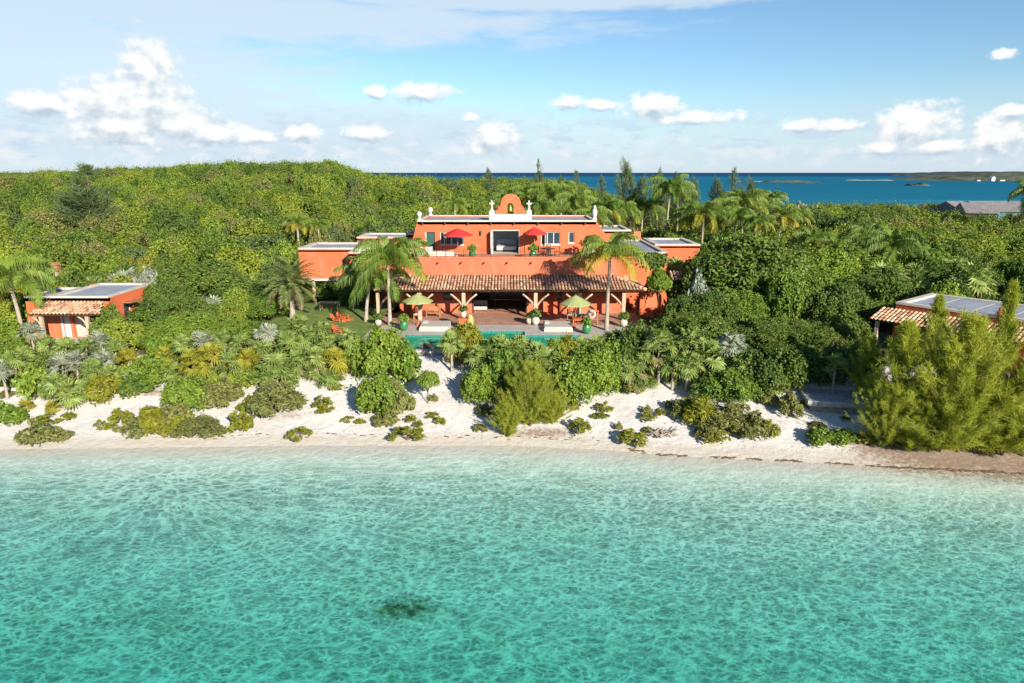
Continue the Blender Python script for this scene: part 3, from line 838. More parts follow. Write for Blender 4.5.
def cross(x_, y_, z_):
    c = MB()
    c.lathe([(.2, 0), (.2, .1), (.11, .16), (.09, .3), (.13, .36)], x_, y_, z_, 12)
    c.box(x_ - .06, x_ + .06, y_ - .06, y_ + .06, z_ + .34, z_ + .98).box(x_ - .24, x_ - .061, y_ - .055, y_ + .055, z_ + .62, z_ + .76).box(x_ + .061, x_ + .24, y_ - .055, y_ + .055, z_ + .62, z_ + .76)
    c.build('cross_finial', M['white'], vil)
cross(gx_ - 1.75, gy_ + .1, ZR + .91); cross(gx_ + 1.75, gy_ + .1, ZR + .91)
def ballfin(x_, y_, z_, s_=1.0):
    MB().lathe([(.2 * s_, 0), (.2 * s_, .12 * s_), (.09 * s_, .2 * s_), (.10 * s_, .3 * s_), (.23 * s_, .45 * s_), (.25 * s_, .58 * s_), (.18 * s_, .74 * s_), (.06 * s_, .82 * s_), (0, .84 * s_)], x_, y_, z_, 14).build('ball_finial', M['white'], vil)
ballfin(XP(419.5, 65.2, 10.8), 65.2, ZR + .06)
ballfin(XP(430.5, 72.5, 10.8), 72.5, ZR + .06, 1.05)
f_ = MB().box(ux1 - .3, ux1 + .06, 65.0, 65.4, ZR + .06, ZR + .3)
f_.lathe([(.15, 0), (.2, .2), (.26, .5), (.22, .75), (.1, .85), (.14, 1.0), (.09, 1.14), (0, 1.18)], ux1 - .13, 65.2, ZR + .28, 12)
f_.build('statue_finial', M['white'], vil)
# thin rail on the terrace edge
rl = MB()
ra, rb = XP(520, 60.6, 8.2), XP(592, 60.6, 8.2)
for z_ in (7.95, 8.2, 8.42): rl.tube([(ra, 60.52, z_), (rb, 60.52, z_)], .018, 5)
for i in range(9): rl.box(ra + (rb - ra) * i / 8 - .02, ra + (rb - ra) * i / 8 + .02, 60.5, 60.54, 7.76, 8.44)
rl.build('terrace_railing', M['iron'], vil)
rl = MB()
ra, rb = XP(409, 60.6, 8.2), XP(491, 60.6, 8.2)
for z_ in (7.95, 8.2, 8.42): rl.tube([(ra, 60.52, z_), (rb, 60.52, z_)], .014, 5)
for i in range(10): rl.box(ra + (rb - ra) * i / 9 - .02, ra + (rb - ra) * i / 9 + .02, 60.5, 60.54, 7.76, 8.44)
rl.build('terrace_railing', M['iron'], vil)
bw = MB()
bx0, bx1 = XP(433, 62.6, 8), XP(455, 62.6, 8)
bw.box(bx0, bx1, 62.2, 62.6, ZT, ZT + .55).box(bx0 - .5, bx0 - .01, 62.15, 62.65, ZT, ZT + .95)
bw.build('terrace_bench_wall', M['cream'], vil)

# veranda: tiled roof, beam, posts with curved braces
EY, EZ = 56.75, 5.36
ex0, ex1 = XP(374, EY, EZ), XP(646, EY, EZ)
TX0, TX1, TZ_ = -8.95, 8.6, 6.16
vroof = tile_slope('veranda_roof', vil, (ex0, EY, EZ), (ex1, EY, EZ), (TX0, YW - .02, TZ_), (TX1, YW - .02, TZ_), M['tile'])
tile_slope('veranda_roof', vil, (ex0, YW + 3, EZ), (ex0, EY, EZ), (TX0 - .3, YW + 3, TZ_), (TX0, YW - .02, TZ_), M['tile'])
tile_slope('veranda_roof', vil, (ex1, EY, EZ), (ex1, YW + 3, EZ), (TX1, YW - .02, TZ_), (TX1 + .3, YW + 3, TZ_), M['tile'])
for (xa, xb) in ((ex0, TX0), (ex1, TX1)):
    hc = MB()
    for i in range(10):
        t0_, t1_ = i / 10, (i + 1.05) / 10
        p0 = Vector((xa, EY, EZ + .08)).lerp(Vector((xb, YW, TZ_ + .08)), t0_); p1 = Vector((xa, EY, EZ + .08)).lerp(Vector((xb, YW, TZ_ + .08)), t1_)
        hc.tube([p0, p1], [.15, .12], 8)
    hc.build('hip_cap', M['tile'], vroof)
MB().box(ex0 + .35, ex1 - .35, EY + .45, EY + .65, EZ - .26, EZ - .06).build('eave_beam', M['darkwood'], vil)
rf = MB()
for i in range(30):
    x_ = ex0 + .9 + (ex1 - ex0 - 1.8) * i / 29
    rf.prism([(EY + .1, EZ - .14), (EY + .1, EZ - .05), (YW, TZ_ - .16), (YW, TZ_ - .26)], x_, x_ + .08, axis='x')
rf.build('rafter', M['darkwood'], vil)
PY_ = EY + .55
def post(px, l=True, r=True):
    x_ = XP(px, PY_, 4)
    o = MB().box(x_ - .15, x_ + .15, PY_ - .15, PY_ + .15, TZ - .02, EZ - .26).build('veranda_post', M['wood'], vil)
    for s_, on in ((-1, l), (1, r)):
        if not on: continue
        pts = [(x_ + s_ * (.12 + 1.0 * (t_ ** 1.25)), PY_, 3.85 + 1.12 * (t_ ** .8)) for t_ in (0, .2, .4, .6, .8, 1.0)]
        MB().tube(pts, .085, 6).build('brace', M['wood'], o)
    return x_
post(378.5, False, True); post(420); post(463.8); post(535.6); post(579); post(623.5, True, False)
# pilaster fins on the veranda wall
for px in (413, 545, 555):
    x_ = XP(px, YW, 4)
    MB().prism([(YW - 1.0, TZ - .05), (YW - .75, 3.6), (YW - .35, 4.3), (YW - .01, 4.8), (YW - .01, TZ - .05)], x_ - .18, x_ + .18, axis='x').build('pilaster', M['stucco'], vil)

# wings: blind block with porch ledge, small roofs behind, blocks on the sea side
wl_ = dict(z=7.83)
solid(vil, -20.9, -12.6, 67.0, 72.6, 4.85, 7.62, name='blank_wing')
flatroof(vil, -20.9, -12.6, 67.0, 72.6, 7.80, .55, .12)
solid(vil, -15.45, GX0 + .3, 64.8, 66.99, TZ - .3, 7.50, name='blank_wing')
flatroof(vil, -15.45, GX0 + .3, 64.8, 67.3, 7.66, .4, .1)
MB().box(-19.9, -15.46, 66.2, 69.0, 4.72, 4.9).build('porch_ledge', M['cream'], vil)
MB().box(-20.7, -15.46, 69.4, 72.5, TZ - .3, 4.84).build('porch_wall', M['darkwood'], vil)
for x_ in (-19.6, -17.6):
    MB().box(x_, x_ + .25, 66.4, 66.65, 2.4, 4.72).build('porch_post', M['wood'], vil)
MB().box(XP(411.2, 64.8, 7), XP(411.2, 64.8, 7) + .01, 64.7, 64.8, 7.0, 7.1).build('roof_spout', M['darkwood'], vil)
MB().tube([(XP(356, 64.8, 7.2), 64.9, 7.2), (XP(356, 64.8, 7.2), 64.55, 7.15)], .09, 8).build('roof_spout', M['darkwood'], vil)
solid(vil, XP(357, 74, 8.2), -10.2, 74, 79, 4, 8.05, M['coral'], 'rear_wing'); flatroof(vil, XP(357, 74, 8.2), -10.2, 74, 79, 8.24, .5, .1)
solid(vil, XP(404.5, 69, 8.9), -9.3, 70, 73, 6, 8.78, M['coral'], 'rear_wing'); flatroof(vil, XP(404.5, 69, 8.9), -9.31, 70, 73.1, 8.95, .3, .1)
rx1 = XP(668, 64, 7.7)
solid(vil, GX1 - .2, rx1, 64, 76.5, TZ - .3, 7.55, name='side_wing'); flatroof(vil, GX1 - .2, rx1, 64, 76.5, 7.73, .42, .12)
rx2 = XP(700, 70, 7.8)
solid(vil, rx1 + .01, rx2, 70, 76.9, TZ - .3, 7.68, name='side_wing'); flatroof(vil, rx1 + .04, rx2, 70, 76.9, 7.86, .5, .12)
bx = XP(631, 77, 8.9)
solid(vil, 8.3, bx, 76.95, 84, 4, 8.58, name='rear_wing'); flatroof(vil, 8.3, bx, 76.95, 84, 8.75, .42, .12)
ch = MB().box(XP(634, 80, 8.4), XP(641, 80, 8.4), 80, 81, 4, 8.35); ch.build('chimney', M['coral'], vil)
# terracotta eave piece and arched garden niche at the shaded side
tile_slope('side_roof', vil, (XP(672, 60, 5.9), 60.0, 5.7), (XP(690, 60, 5.9), 60.0, 5.7), (XP(672, 60, 5.9), 61.6, 6.3), (XP(688, 60, 5.9), 61.6, 6.3), M['tile'])

# ---- terrace, pool, lawn
def sheet(name, pts, z, mt, label, cat, thick=0.5):
    o = MB().prism(pts, z - thick, z, axis='z').build(name, mt)
    return tag(o, label, cat, kind='structure')
sheet('veranda_floor', [(ex0 + .2, 55.3), (ex1 - .2, 55.3), (ex1 - .2, 60.28), (ex0 + .2, 60.28)], TZ, M['terracotta'], 'terracotta paved floor under the veranda', 'floor')
dk = [(-11.4, 46.95, PX0, 55.3), (PX1, 46.95, 11.6, 55.3), (PX0, PY1, -3.0, 55.3), (1.0, PY1, PX1, 55.3), (-3.0, 53.3, 1.0, 55.3), (PX0, 46.95, PX1, PY0)]
d_ = MB()
for x0, y0, x1, y1 in dk: d_.box(x0, x1, y0, y1, TZ - .55, TZ - .004)
tag(d_.build('pool_terrace', M['deck']), 'pale stone paving around the pool', 'terrace', kind='structure')
pl = MB()
pl.box(PX0 - .2, PX1 + .2, PY0 - .25, 53.5, .8, 1.0)
pl.box(PX0 + .002, PX0 + .12, PY0, PY1, 1.0, TZ - .02).box(PX1 - .12, PX1 - .002, PY0, PY1, 1.0, TZ - .02)
pl.box(PX0, -3, PY1 - .12, PY1 - .002, 1.0, TZ - .02).box(1, PX1, PY1 - .12, PY1 - .002, 1.0, TZ - .02).box(-3, 1, 53.18, 53.298, 1.0, TZ - .02)
pl.box(PX0, PX1, PY0 + .002, PY0 + .12, 1.0, TZ - .02)
pl.box(-3.12, -3.002, PY1, 53.3, 1, TZ - .02).box(1.002, 1.12, PY1, 53.3, 1, TZ - .02)
pool = tag(empty('swimming_pool', (-1.5, 50, 1.0)), 'long green tiled swimming pool in the stone terrace', 'pool', kind='structure')
o = pl.build('pool_basin', M['pooltile'], pool); o.matrix_parent_inverse = Matrix.Translation((1.5, -50, -1))
m, T = mat('pool_water')
pos = T.n('ShaderNodeNewGeometry').outputs['Position']
tr = T.n('ShaderNodeBsdfTransparent'); tr.inputs[0].default_value = (0.55, 0.93, 0.86, 1)
gl = T.n('ShaderNodeBsdfGlossy', i_Roughness=0.02)
b = T.n('ShaderNodeBump', i_Strength=0.25, i_Distance=0.03); T.l(T.noise(pos, 2.5, 3, 0.5), b.inputs['Height']); T.l(b.outputs[0], gl.inputs['Normal'])
ge = T.n('ShaderNodeNewGeometry'); cs = T.math('ABSOLUTE', T.vmath('DOT_PRODUCT', ge.outputs['Incoming'], ge.outputs['Normal']))
fr = T.math('ADD', 0.02, T.math('MULTIPLY', T.math('POWER', T.math('SUBTRACT', 1.0, cs), 5.0), 0.98))
x = T.n('ShaderNodeMixShader'); T.l(fr, x.inputs[0]); T.l(tr.outputs[0], x.inputs[1]); T.l(gl.outputs[0], x.inputs[2])
finish(T, x.outputs[0])
pw = MB()
for x0, x1, y0, y1 in ((PX0 + .121, PX1 - .121, PY0 + .121, PY1 - .121), (-2.99, .99, PY1 - .12, 53.179)):
    pw.add([(x0, y0, TZ - .14), (x1, y0, TZ - .14), (x1, y1, TZ - .14), (x0, y1, TZ - .14)], [(0, 1, 2, 3)])
o = pw.build('pool_water', m, pool); o.matrix_parent_inverse = Matrix.Translation((1.5, -50, -1))
m, T = mat('lawn_grass')
pos = T.n('ShaderNodeNewGeometry').outputs['Position']
n = T.noise(pos, 1.2, 5, 0.65); n2 = T.noise(pos, 14, 4, 0.7)
c = T.mix(T.mrange(n, 0.35, 0.65), (0.10, 0.17, 0.022), (0.20, 0.25, 0.035))
c = T.mix(T.mrange(n2, 0.45, 0.65, 0, 0.6), c, (0.06, 0.11, 0.02))
p = T.n('ShaderNodeBsdfPrincipled', i_Roughness=0.9); T.l(c, p.inputs['Base Color'])
b = T.n('ShaderNodeBump', i_Strength=0.8, i_Distance=0.06); T.l(n2, b.inputs['Height']); T.l(b.outputs[0], p.inputs['Normal'])
finish(T, p.outputs[0]); M['lawn'] = m
lw = [(-11.42, 50.0), (-11.42, 60.3), (-10.4, 64.7), (-16, 66.5), (-19.5, 66), (-21, 60), (-20, 53.5), (-16, 50)]
lx_ = np.linspace(-21.5, -10.4, 24); ly_ = np.linspace(50, 66.5, 34)
Vl = [(x_, y_, max(Hh(x_, y_), 2.45) + .05) for y_ in ly_ for x_ in lx_]
def inpoly(x_, y_, poly):
    c_ = False
    for (x1, y1), (x2, y2) in zip(poly, poly[1:] + poly[:1]):
        if (y1 > y_) != (y2 > y_) and x_ < (x2 - x1) * (y_ - y1) / (y2 - y1) + x1: c_ = not c_
    return c_
Ql = [(j * 24 + i, j * 24 + i + 1, (j + 1) * 24 + i + 1, (j + 1) * 24 + i) for j in range(33) for i in range(23) if inpoly((lx_[i] + lx_[i + 1]) / 2, (ly_[j] + ly_[j + 1]) / 2, lw)]
tag(link('lawn', mesh_np('lawn', Vl, Ql, M['lawn'])), 'small green lawn beside the veranda', 'lawn', kind='structure')

# ---- cottage with the tiled porch (beyond the scrub, nearest the sea)
CZ = 2.7
cot = tag(empty('guest_cottage', (-33, 54, CZ)), 'small orange cottage with flat roof, tiled porch and white door', 'cottage')
VROOT_STACK = VROOT
def ploc(o, root):
    o.matrix_parent_inverse = Matrix.Translation(-root.location); return o
class Under:
    """parts modelled in world coordinates under a root"""
    def __init__(s, root): s.root = root; s.before = None
    def __enter__(s): s.before = set(s.root.children); return s.root
    def __exit__(s, *a):
        for o in s.root.children:
            if o not in s.before: ploc(o, s.root)
CY = 51.0
cx0, cx1 = -36.9, -30.6
with Under(cot):
    w = MB()
    dl, dr = XP(63, CY, 4), XP(70, CY, 4)
    wx0, wx1 = XP(73, CY, 4), XP(86, CY, 4)
    w.wall(cx0, cx1, CZ - .6, 5.82, CY, .3, [(dl, dr, CZ, 4.75), (wx0, wx1, CZ, 4.7)])
    w.box(cx0, cx0 + .3, CY + .31, 55, CZ - .6, 5.82)
    w.build('wall', M['stucco'], cot)
    Ms = Matrix.Translation((cx1, CY, 0)) @ Matrix.Rotation(R(90), 4, 'Z')
    w = MB(); w.wall(.31, 6.4, CZ - .6, 5.82, -.01, .3, [(1.9, 2.9, 3.6, 4.9)], M=Ms)
    w.build('wall', M['stucco'], cot)
    window(cot, 1.9, 2.9, 3.6, 4.9, .08, 1, M_=Ms)
    sh_ = MB().prism([(1.7, 5.05), (1.7, 5.12), (3.2, 5.05), (3.2, 4.95)], -.75, -.02, M=Ms); sh_.build('window_hood', M['teak'], cot)
    MB().box(cx0 + 1.2, cx1, 57.2, 57.4, CZ - .6, 5.82).build('wall', M['stucco'], cot)
    flatroof(cot, cx0 + 1.9, cx1, CY, 57.4, 5.87, .3, .1)
    flatroof(cot, cx0, cx0 + 1.88, CY, 55.2, 5.87, .3, .1)
    MB().box(dl, dr, CY + .1, CY + .16, CZ, 4.75).build('door', M['white'], cot)
    MB().box(wx0, wx1, CY + .25, CY + .3, CZ, 4.7).build('door', M['cushion'], cot)
    MB().box(dl - .14, dl - .002, CY - .06, CY + .2, CZ, 4.85).build('door_frame', M['white'], cot)
    e0x, e1x = XP(27.5, 48.7, 5), XP(99, 48.7, 5)
    tile_slope('porch_roof', cot, (e0x, 48.7, 4.95), (e1x, 48.7, 4.95), (XP(45, CY, 5.4), CY - .02, 5.5), (XP(103, CY, 5.4), CY - .02, 5.5), M['tile'])
    for px in (42, 88):
        x_ = XP(px, 49, 4)
        po = MB().box(x_ - .11, x_ + .11, 48.95, 49.17, CZ - .5, 4.85).build('porch_post', M['wood'], cot)
        MB().tube([(x_ - .1, 49.06, 4.1), (x_ - .35, 49.06, 4.5), (x_ - .75, 49.06, 4.8)], .07, 6).build('brace', M['wood'], po)
    MB().box(e0x + .2, e1x - .2, 48.9, 49.2, CZ - .6, CZ).box(e0x + .2, e1x - .2, 49.2, CY, CZ - .6, CZ - .02).build('porch_floor', M['stone'], cot)

# ---- cottage half hidden by the casuarinas, turned towards the point
c2 = tag(empty('guest_cottage', (32.5, 52.2, 2.7), R(-52)), 'orange cottage with grey flat roof and tiled eaves half hidden by casuarinas', 'cottage')
# local x runs along its long side (towards the camera right), local -y faces the beach side
L2, W2, z2 = 13.0, 6.1, 3.2
w = MB()
w.wall(0, L2, -.6, z2 - .04, -W2, .3, [(1.2, 2.2, .0, 2.1), (4.2, 5.6, .7, 2.1), (8.2, 9.6, .7, 2.1)])
w.box(0, .3, -W2 + .31, -.31, -.6, z2 - .04).box(L2 - .3, L2, -W2 + .31, -.31, -.6, z2 - .04).box(0, L2, -.3, 0, -.6, z2 - .04)
w.build('wall', M['stucco'], c2)
flatroof(c2, 0, L2, -W2, 0, z2, .42, .1)
rbs = MB()
for i in range(5): rbs.box(2 + i * 2.3, 2.06 + i * 2.3, -W2 + .45, -.45, z2 - .1, z2 - .085)
rbs.build('roof_seam', M['cream'], c2)
tile_slope('porch_roof', c2, (-.9, -W2 - 2.0, 2.1), (L2, -W2 - 2.0, 2.1), (-.9, -W2 - .02, 2.72), (L2, -W2 - .02, 2.72), M['tile'])
for x_ in (-.5, 4, 8.5):
    MB().box(x_, x_ + .22, -W2 - 1.8, -W2 - 1.58, -.6, 2.05).build('porch_post', M['wood'], c2)
window(c2, 4.2, 5.6, .7, 2.1, -W2 + .1, 2); window(c2, 8.2, 9.6, .7, 2.1, -W2 + .1, 2)
MB().box(1.2, 2.2, -W2 + .1, -W2 + .16, 0, 2.1).build('door', M['greenpaint'], c2)
MB().lathe([(.2, 0), (.24, .3), (.12, .45), (.16, .6), (0, .7)], 6.4, -W2 + .1, z2 - .02, 10).build('roof_finial', M['orange'], c2)

# ---- grey hipped houses far behind the trees
M['shingle'] = plain('weathered_grey_shingle', (0.18, 0.17, 0.165), 0.9, 0.22, 1.2, 0.15, 0.1, stain=(0.26, 0.24, 0.22))
M['tealwall'] = plain('teal_clapboard', (0.06, 0.16, 0.15), 0.8, 0.1)
def gabled(name, px0, px1, py_r, Y, wdt, label, wallm, rz=0.0, rise=2.2, group=None):
    a_, b_ = at_Y(px0, py_r, Y), at_Y(px1, py_r, Y)
    L_ = b_.x - a_.x
    zt = a_.z
    gz = Hh((a_.x + b_.x) / 2, Y)
    rt = tag(empty(name, ((a_.x + b_.x) / 2, Y, gz), rz), label, 'house', group)
    ze = zt - rise - gz
    MB().box(-L_ / 2 + .4, L_ / 2 - .4, -wdt / 2 + .4, wdt / 2 - .4, -1, ze + .05).build('wall', wallm, rt)
    rr = MB()
    rr.prism([(-wdt / 2, ze), (0, ze + rise), (wdt / 2, ze)], -L_ / 2, L_ / 2, axis='x')
    rr.build('roof', M['shingle'], rt)
    for i in range(3):
        x_ = -L_ / 2 + L_ * (i + .7) / 3.4
        MB().box(x_, x_ + 1.0, -wdt / 2 + .34, -wdt / 2 + .39, ze - 1.6, ze - .3).build('window', M['glass'], rt)
    return rt
gabled('shingle_house', 942, 966, 201, 152, 9, 'grey shingle house with a dark teal gable end by the bay', M['tealwall'], R(24), 2.4)
gabled('shingle_house', 962, 992, 202.5, 143, 8, 'low grey shingle house in front of the teal gabled one', M['darkwood'], R(-14), 2.0)
gabled('shingle_house', 968, 1019, 201, 158, 10, 'long grey roofed house at the end of the row by the bay', M['tealwall'], R(0), 2.2)
# white houses on the far headland
for k, (px, py, wpx, hpx, lab) in enumerate(((977, 178, 3.4, 3.2, 'white house with a tall peaked roof on the far headland'), (963, 180.2, 3.4, 2.2, 'small pale house near the tip of the far headland'),
                                (986, 180.0, 5, 1.6, 'long low white house beside the peaked one on the headland'), (1008, 180.5, 4, 1.6, 'low white house farther along the far headland'))):
    Y_ = 1290 + 8 * k
    b_ = at_Y(px, py + hpx / 2, Y_)
    s_ = Y_ / F
    o = MB()
    o.box(-wpx * s_ / 2, wpx * s_ / 2, -4, 4, -6, hpx * s_ * .62)
    rt = tag(empty('headland_house', (b_.x, Y_ - 40, b_.z)), lab, 'house')
    o.build('wall', M['white'] if k == 0 else M['stone'], rt)
    MB().prism([(-wpx * s_ / 2 - .4, hpx * s_ * .62), (0, hpx * s_ * 1.05), (wpx * s_ / 2 + .4, hpx * s_ * .62)], -4.4, 4.4).build('roof', M['white'] if k == 0 else M['shingle'], rt)

# ------------------------------------------------------------------ furniture and loose things
def copy_tree(o, parent=None):
    c_ = o.copy(); C.objects.link(c_); c_.parent = parent
    for ch_ in list(o.children): copy_tree(ch_, c_)
    return c_

def umbrella(px, Y, ztop, zrim, r, zfloor, canvas, label, group, base_m=M['stone'], name='umbrella'):
    x_ = XP(px, Y, zrim)
    u = tag(empty(name, (x_, Y, zfloor)), label, 'umbrella', group)
    h, t_ = zrim - zfloor, ztop - zfloor
    MB().tube([(0, 0, 0), (0, 0, t_ + .08)], .03, 8).build('pole', M['teak'], u)
    MB().lathe([(.24, 0), (.24, .06), (.1, .1), (.05, .3), (0, .3)], n=14).build('base', base_m, u)
    vs, fs = [(0, 0, t_)], []
    for j, (k, dz) in enumerate(((.5, .0), (1.0, .0))):
        for i in range(16):
            a = 2 * math.pi * (i + .5) / 16
            rr_ = r * k * (1.0 if i % 2 == 0 else .93)
            vs.append((rr_ * math.cos(a), rr_ * math.sin(a), t_ + (h - t_) * (k ** 1.12) - (.0 if i % 2 == 0 else -.03 * k)))
    for i in range(16):
        fs.append((0, 1 + i, 1 + (i + 1) % 16)); fs.append((1 + i, 17 + i, 17 + (i + 1) % 16, 1 + (i + 1) % 16))
    n0 = len(vs)
    for i in range(16):
        p_ = vs[17 + i]; vs.append((p_[0] * 1.005, p_[1] * 1.005, p_[2] - .09))
    for i in range(16): fs.append((17 + i, n0 + i, n0 + (i + 1) % 16, 17 + (i + 1) % 16))
    mb = MB(); mb.add(vs, fs); mb.build('canopy', canvas, u)
    rb_ = MB()
    for i in range(8):
        a = 2 * math.pi * (2 * i + .5) / 16
        rb_.tube([(0, 0, t_ - .05), (r * .97 * math.cos(a), r * .97 * math.sin(a), h - .02)], .014, 4)
    rb_.build('rib_frame', M['teak'], u)
    return u
umbrella(457.5, 62.9, zpy(228, 62.9), zpy(235, 62.9), 1.42, ZT, M['red'], 'red umbrella on the roof terrace over the bench wall', 'red umbrellas on the roof terrace')
umbrella(534.5, 63.4, zpy(227, 63.4), zpy(233.5, 63.4), 1.12, ZT, M['red'], 'red umbrella on the roof terrace above the dark dining chairs', 'red umbrellas on the roof terrace')
GZ = lambda py, Y: CAM_H - Y * math.tan(PITCH + math.atan((py - 341.5) / F))
umbrella(417.5, 55.2, GZ(293.5, 55.2), GZ(301, 55.2), 1.28, TZ, M['green'], 'lime green umbrella over the wooden bench on the cottage side of the pool', 'green umbrellas on the pool terrace', M['orange'])
umbrella(575.5, 54.6, GZ(295, 54.6), GZ(303.5, 54.6), 1.28, TZ, M['green'], 'lime green umbrella over the cushioned sofas near the life ring', 'green umbrellas on the pool terrace', M['orange'])

def daybed(px0, px1, Yf, label):
    x0, x1 = XP(px0, Yf, 3), XP(px1, Yf, 3)
    d = tag(empty('daybed', ((x0 + x1) / 2, Yf + .9, TZ)), label, 'daybed', 'daybeds beside the pool')
    hw = (x1 - x0) / 2
    MB().box(-hw, hw, -1.15, 1.15, 0, .26).build('platform', M['cream'], d)
    MB().box(-hw + .05, hw - .05, -1.1, 1.1, .263, .38).build('mattress', M['cushion'], d)
    MB().box(-hw + .12, -hw + .5, .2, 1.0, .383, .46).build('pillow', M['white'], d)
    return d
daybed(419.5, 449, 53.25, 'white daybed in front of the lime umbrella with the bench')
daybed(544, 572.5, 53.1, 'white daybed between the pool and the life ring stand')

def pot(px, Y, s_, label, mt, group, name='planter', z=TZ, leaf='grape', bushy=1.0, plant_r=.5):
    x_ = XP(px, Y, z)
    d = tag(empty(name, (x_, Y, z)), label, 'planter', group)
    MB().lathe([(0, .01), (.17, .01), (.30, .22), (.34, .42), (.27, .62), (.21, .70), (.25, .76), (.21, .76), (.16, .66), (0, .64)], n=18).build('pot', mt, d)
    d.scale = (s_, s_, s_)
    r_ = np.random.RandomState(int(px))
    n_ = 170
    dv = r_.normal(size=(n_, 3)); dv /= np.linalg.norm(dv, axis=1)[:, None]
    dv[:, 2] = np.abs(dv[:, 2])
    cen = dv * plant_r * r_.uniform(.45, 1, (n_, 1)) + (0, 0, .8)
    me_ = leaves('potted_foliage', cen, dv, .16, 1.5, r_, M[leaf])
    link('plant', me_, d)
    return d

def leaves(name, cen, nor, size, asp, rs, mt, curl=0.0, jit=.7, mi=None):
    """diamond leaves with the given centres; they face roughly along nor"""
    n_ = len(cen)
    nor = nor + rs.normal(scale=jit, size=(n_, 3)); nor /= np.linalg.norm(nor, axis=1)[:, None] + 1e-9
    t = np.cross(nor, rs.normal(size=(n_, 3))); t /= np.linalg.norm(t, axis=1)[:, None] + 1e-9
    b_ = np.cross(nor, t)
    s_ = (size * rs.uniform(.65, 1.3, n_))[:, None]
    V_ = np.stack([cen - t * s_ * .5 * asp, cen - b_ * s_ * .5 + nor * s_ * .12, cen + t * s_ * .5 * asp, cen + b_ * s_ * .5 + nor * s_ * .12], 1).reshape(-1, 3)
    Q_ = np.arange(4 * n_).reshape(-1, 4)
    return mesh_np(name, V_, Q_, mt, mi)

pot(404, 53.4, 1.05, 'green glazed pot with bushy fern at the cottage end of the pool', M['glaze'], 'green glazed pots on the pool terrace')
pot(586.5, 52.2, 1.05, 'green glazed pot with trailing fern beside the leaning coconut palm', M['glaze'], 'green glazed pots on the pool terrace')
pot(472.3, 61.2, 1.0, 'green glazed pot with low plant near the terrace bedroom door', M['glaze'], 'green glazed pots on the roof terrace', z=ZT)
pot(533, 61.3, 1.0, 'green glazed pot with low plant under a red umbrella', M['glaze'], 'green glazed pots on the roof terrace', z=ZT)
pot(535.5, 55.3, 1.0, 'pale stone urn with dark fern before the middle veranda post', M['stone'], 'stone urns on the terrace', leaf='dark_leaf', plant_r=.6)
pot(529.3, 55.6, .8, 'smaller stone urn with fern beside the large urn', M['stone'], 'stone urns on the terrace', leaf='dark_leaf', plant_r=.5)
pot(623.5, 54.6, .95, 'round stone urn with fern at the end veranda post', M['stone'], 'stone urns on the terrace', leaf='dark_leaf', plant_r=.55)
pot(378.5, 55.0, .8, 'dark fern in stone urn at the veranda post by the lawn', M['stone'], 'stone urns on the terrace', leaf='dark_leaf', plant_r=.62)
pot(351.5, 64.0, .9, 'orange jar standing at the far edge of the lawn', M['orange'], None, z=max(Hh(XP(351.5, 64, 2.7), 64), 2.5) + .05, plant_r=.3)
ped = tag(empty('pedestal', (XP(463.5, 53.95, 3), 53.95, TZ)), 'square orange pedestal with golden jars before the open living room', 'pedestal')
MB().box(-.32, .32, -.32, .32, 0, .80).box(-.38, .38, -.38, .38, .802, .9).build('block', M['orange'], ped)
pot(463.5, 53.95, .75, 'small stone urn with fern on the orange pedestal', M['stone'], 'stone urns on the terrace', z=TZ + .9, leaf='dark_leaf', plant_r=.6)
jr = tag(empty('jar', (XP(470.5, 53.6, 3), 53.6, TZ)), 'tall golden jar beside the orange pedestal', 'jar')
MB().lathe([(0, .01), (.16, .01), (.26, .3), (.3, .7), (.22, 1.05), (.14, 1.15), (.19, 1.22), (.15, 1.22), (.1, 1.1), (0, 1.1)], n=16).build('jar_body', plain('ochre_glaze', (.55, .34, .10), .4, .2, 4, .4), jr)

def bench(px, Y, w_, label, z=TZ, rz=0.0, cush=None, name='bench', cat='bench', group=None):
    d = tag(empty(name, (XP(px, Y, z), Y, z), rz), label, cat, group)
    MB().box(-w_ / 2, w_ / 2, -.3, .3, .36, .44).build('seat', M['teak'], d)
    bk = MB()
    for i in range(5): bk.box(-w_ / 2 + .04, w_ / 2 - .04, .27, .30, .5 + i * .09, .56 + i * .09)
    bk.box(-w_ / 2, -w_ / 2 + .06, .26, .32, .44, .98).box(w_ / 2 - .06, w_ / 2, .26, .32, .44, .98)
    bk.build('backrest', M['teak'], d)
    for sx in (-1, 1):
        for sy in (-1, 1):
            MB().box(sx * (w_ / 2 - .04) - .035, sx * (w_ / 2 - .04) + .035, sy * .26 - .035, sy * .26 + .035, 0, .36).build('leg', M['teak'], d)
        MB().box(sx * (w_ / 2 - .04) - .04, sx * (w_ / 2 - .04) + .04, -.3, .26, .60, .65).box(sx * (w_ / 2 - .04) - .03, sx * (w_ / 2 - .04) + .03, -.29, -.23, .44, .6).build('armrest', M['teak'], d)
    if cush: MB().box(-w_ / 2 + .1, w_ / 2 - .1, -.28, .24, .443, .58).build('cushion', cush, d)
    return d
bench(433.5, 58.6, 1.25, 'slatted teak bench against the orange veranda wall')
bench(418, 57.6, .7, 'teak armchair with cream cushion beside the slatted bench', cush=M['cushion'], name='armchair', cat='chair')
bench(571.5, 57.6, .8, 'teak armchair with cream cushion behind the second lime umbrella', cush=M['cushion'], name='armchair', cat='chair', rz=R(70))
bench(582.5, 57.4, 1.5, 'wide teak sofa with cream cushions near the life ring', cush=M['cushion'], name='sofa', cat='sofa', rz=R(8))
tb = tag(empty('side_table', (XP(577.5, 55.9, 3), 55.9, TZ)), 'low square orange table in front of the teak sofa', 'table')
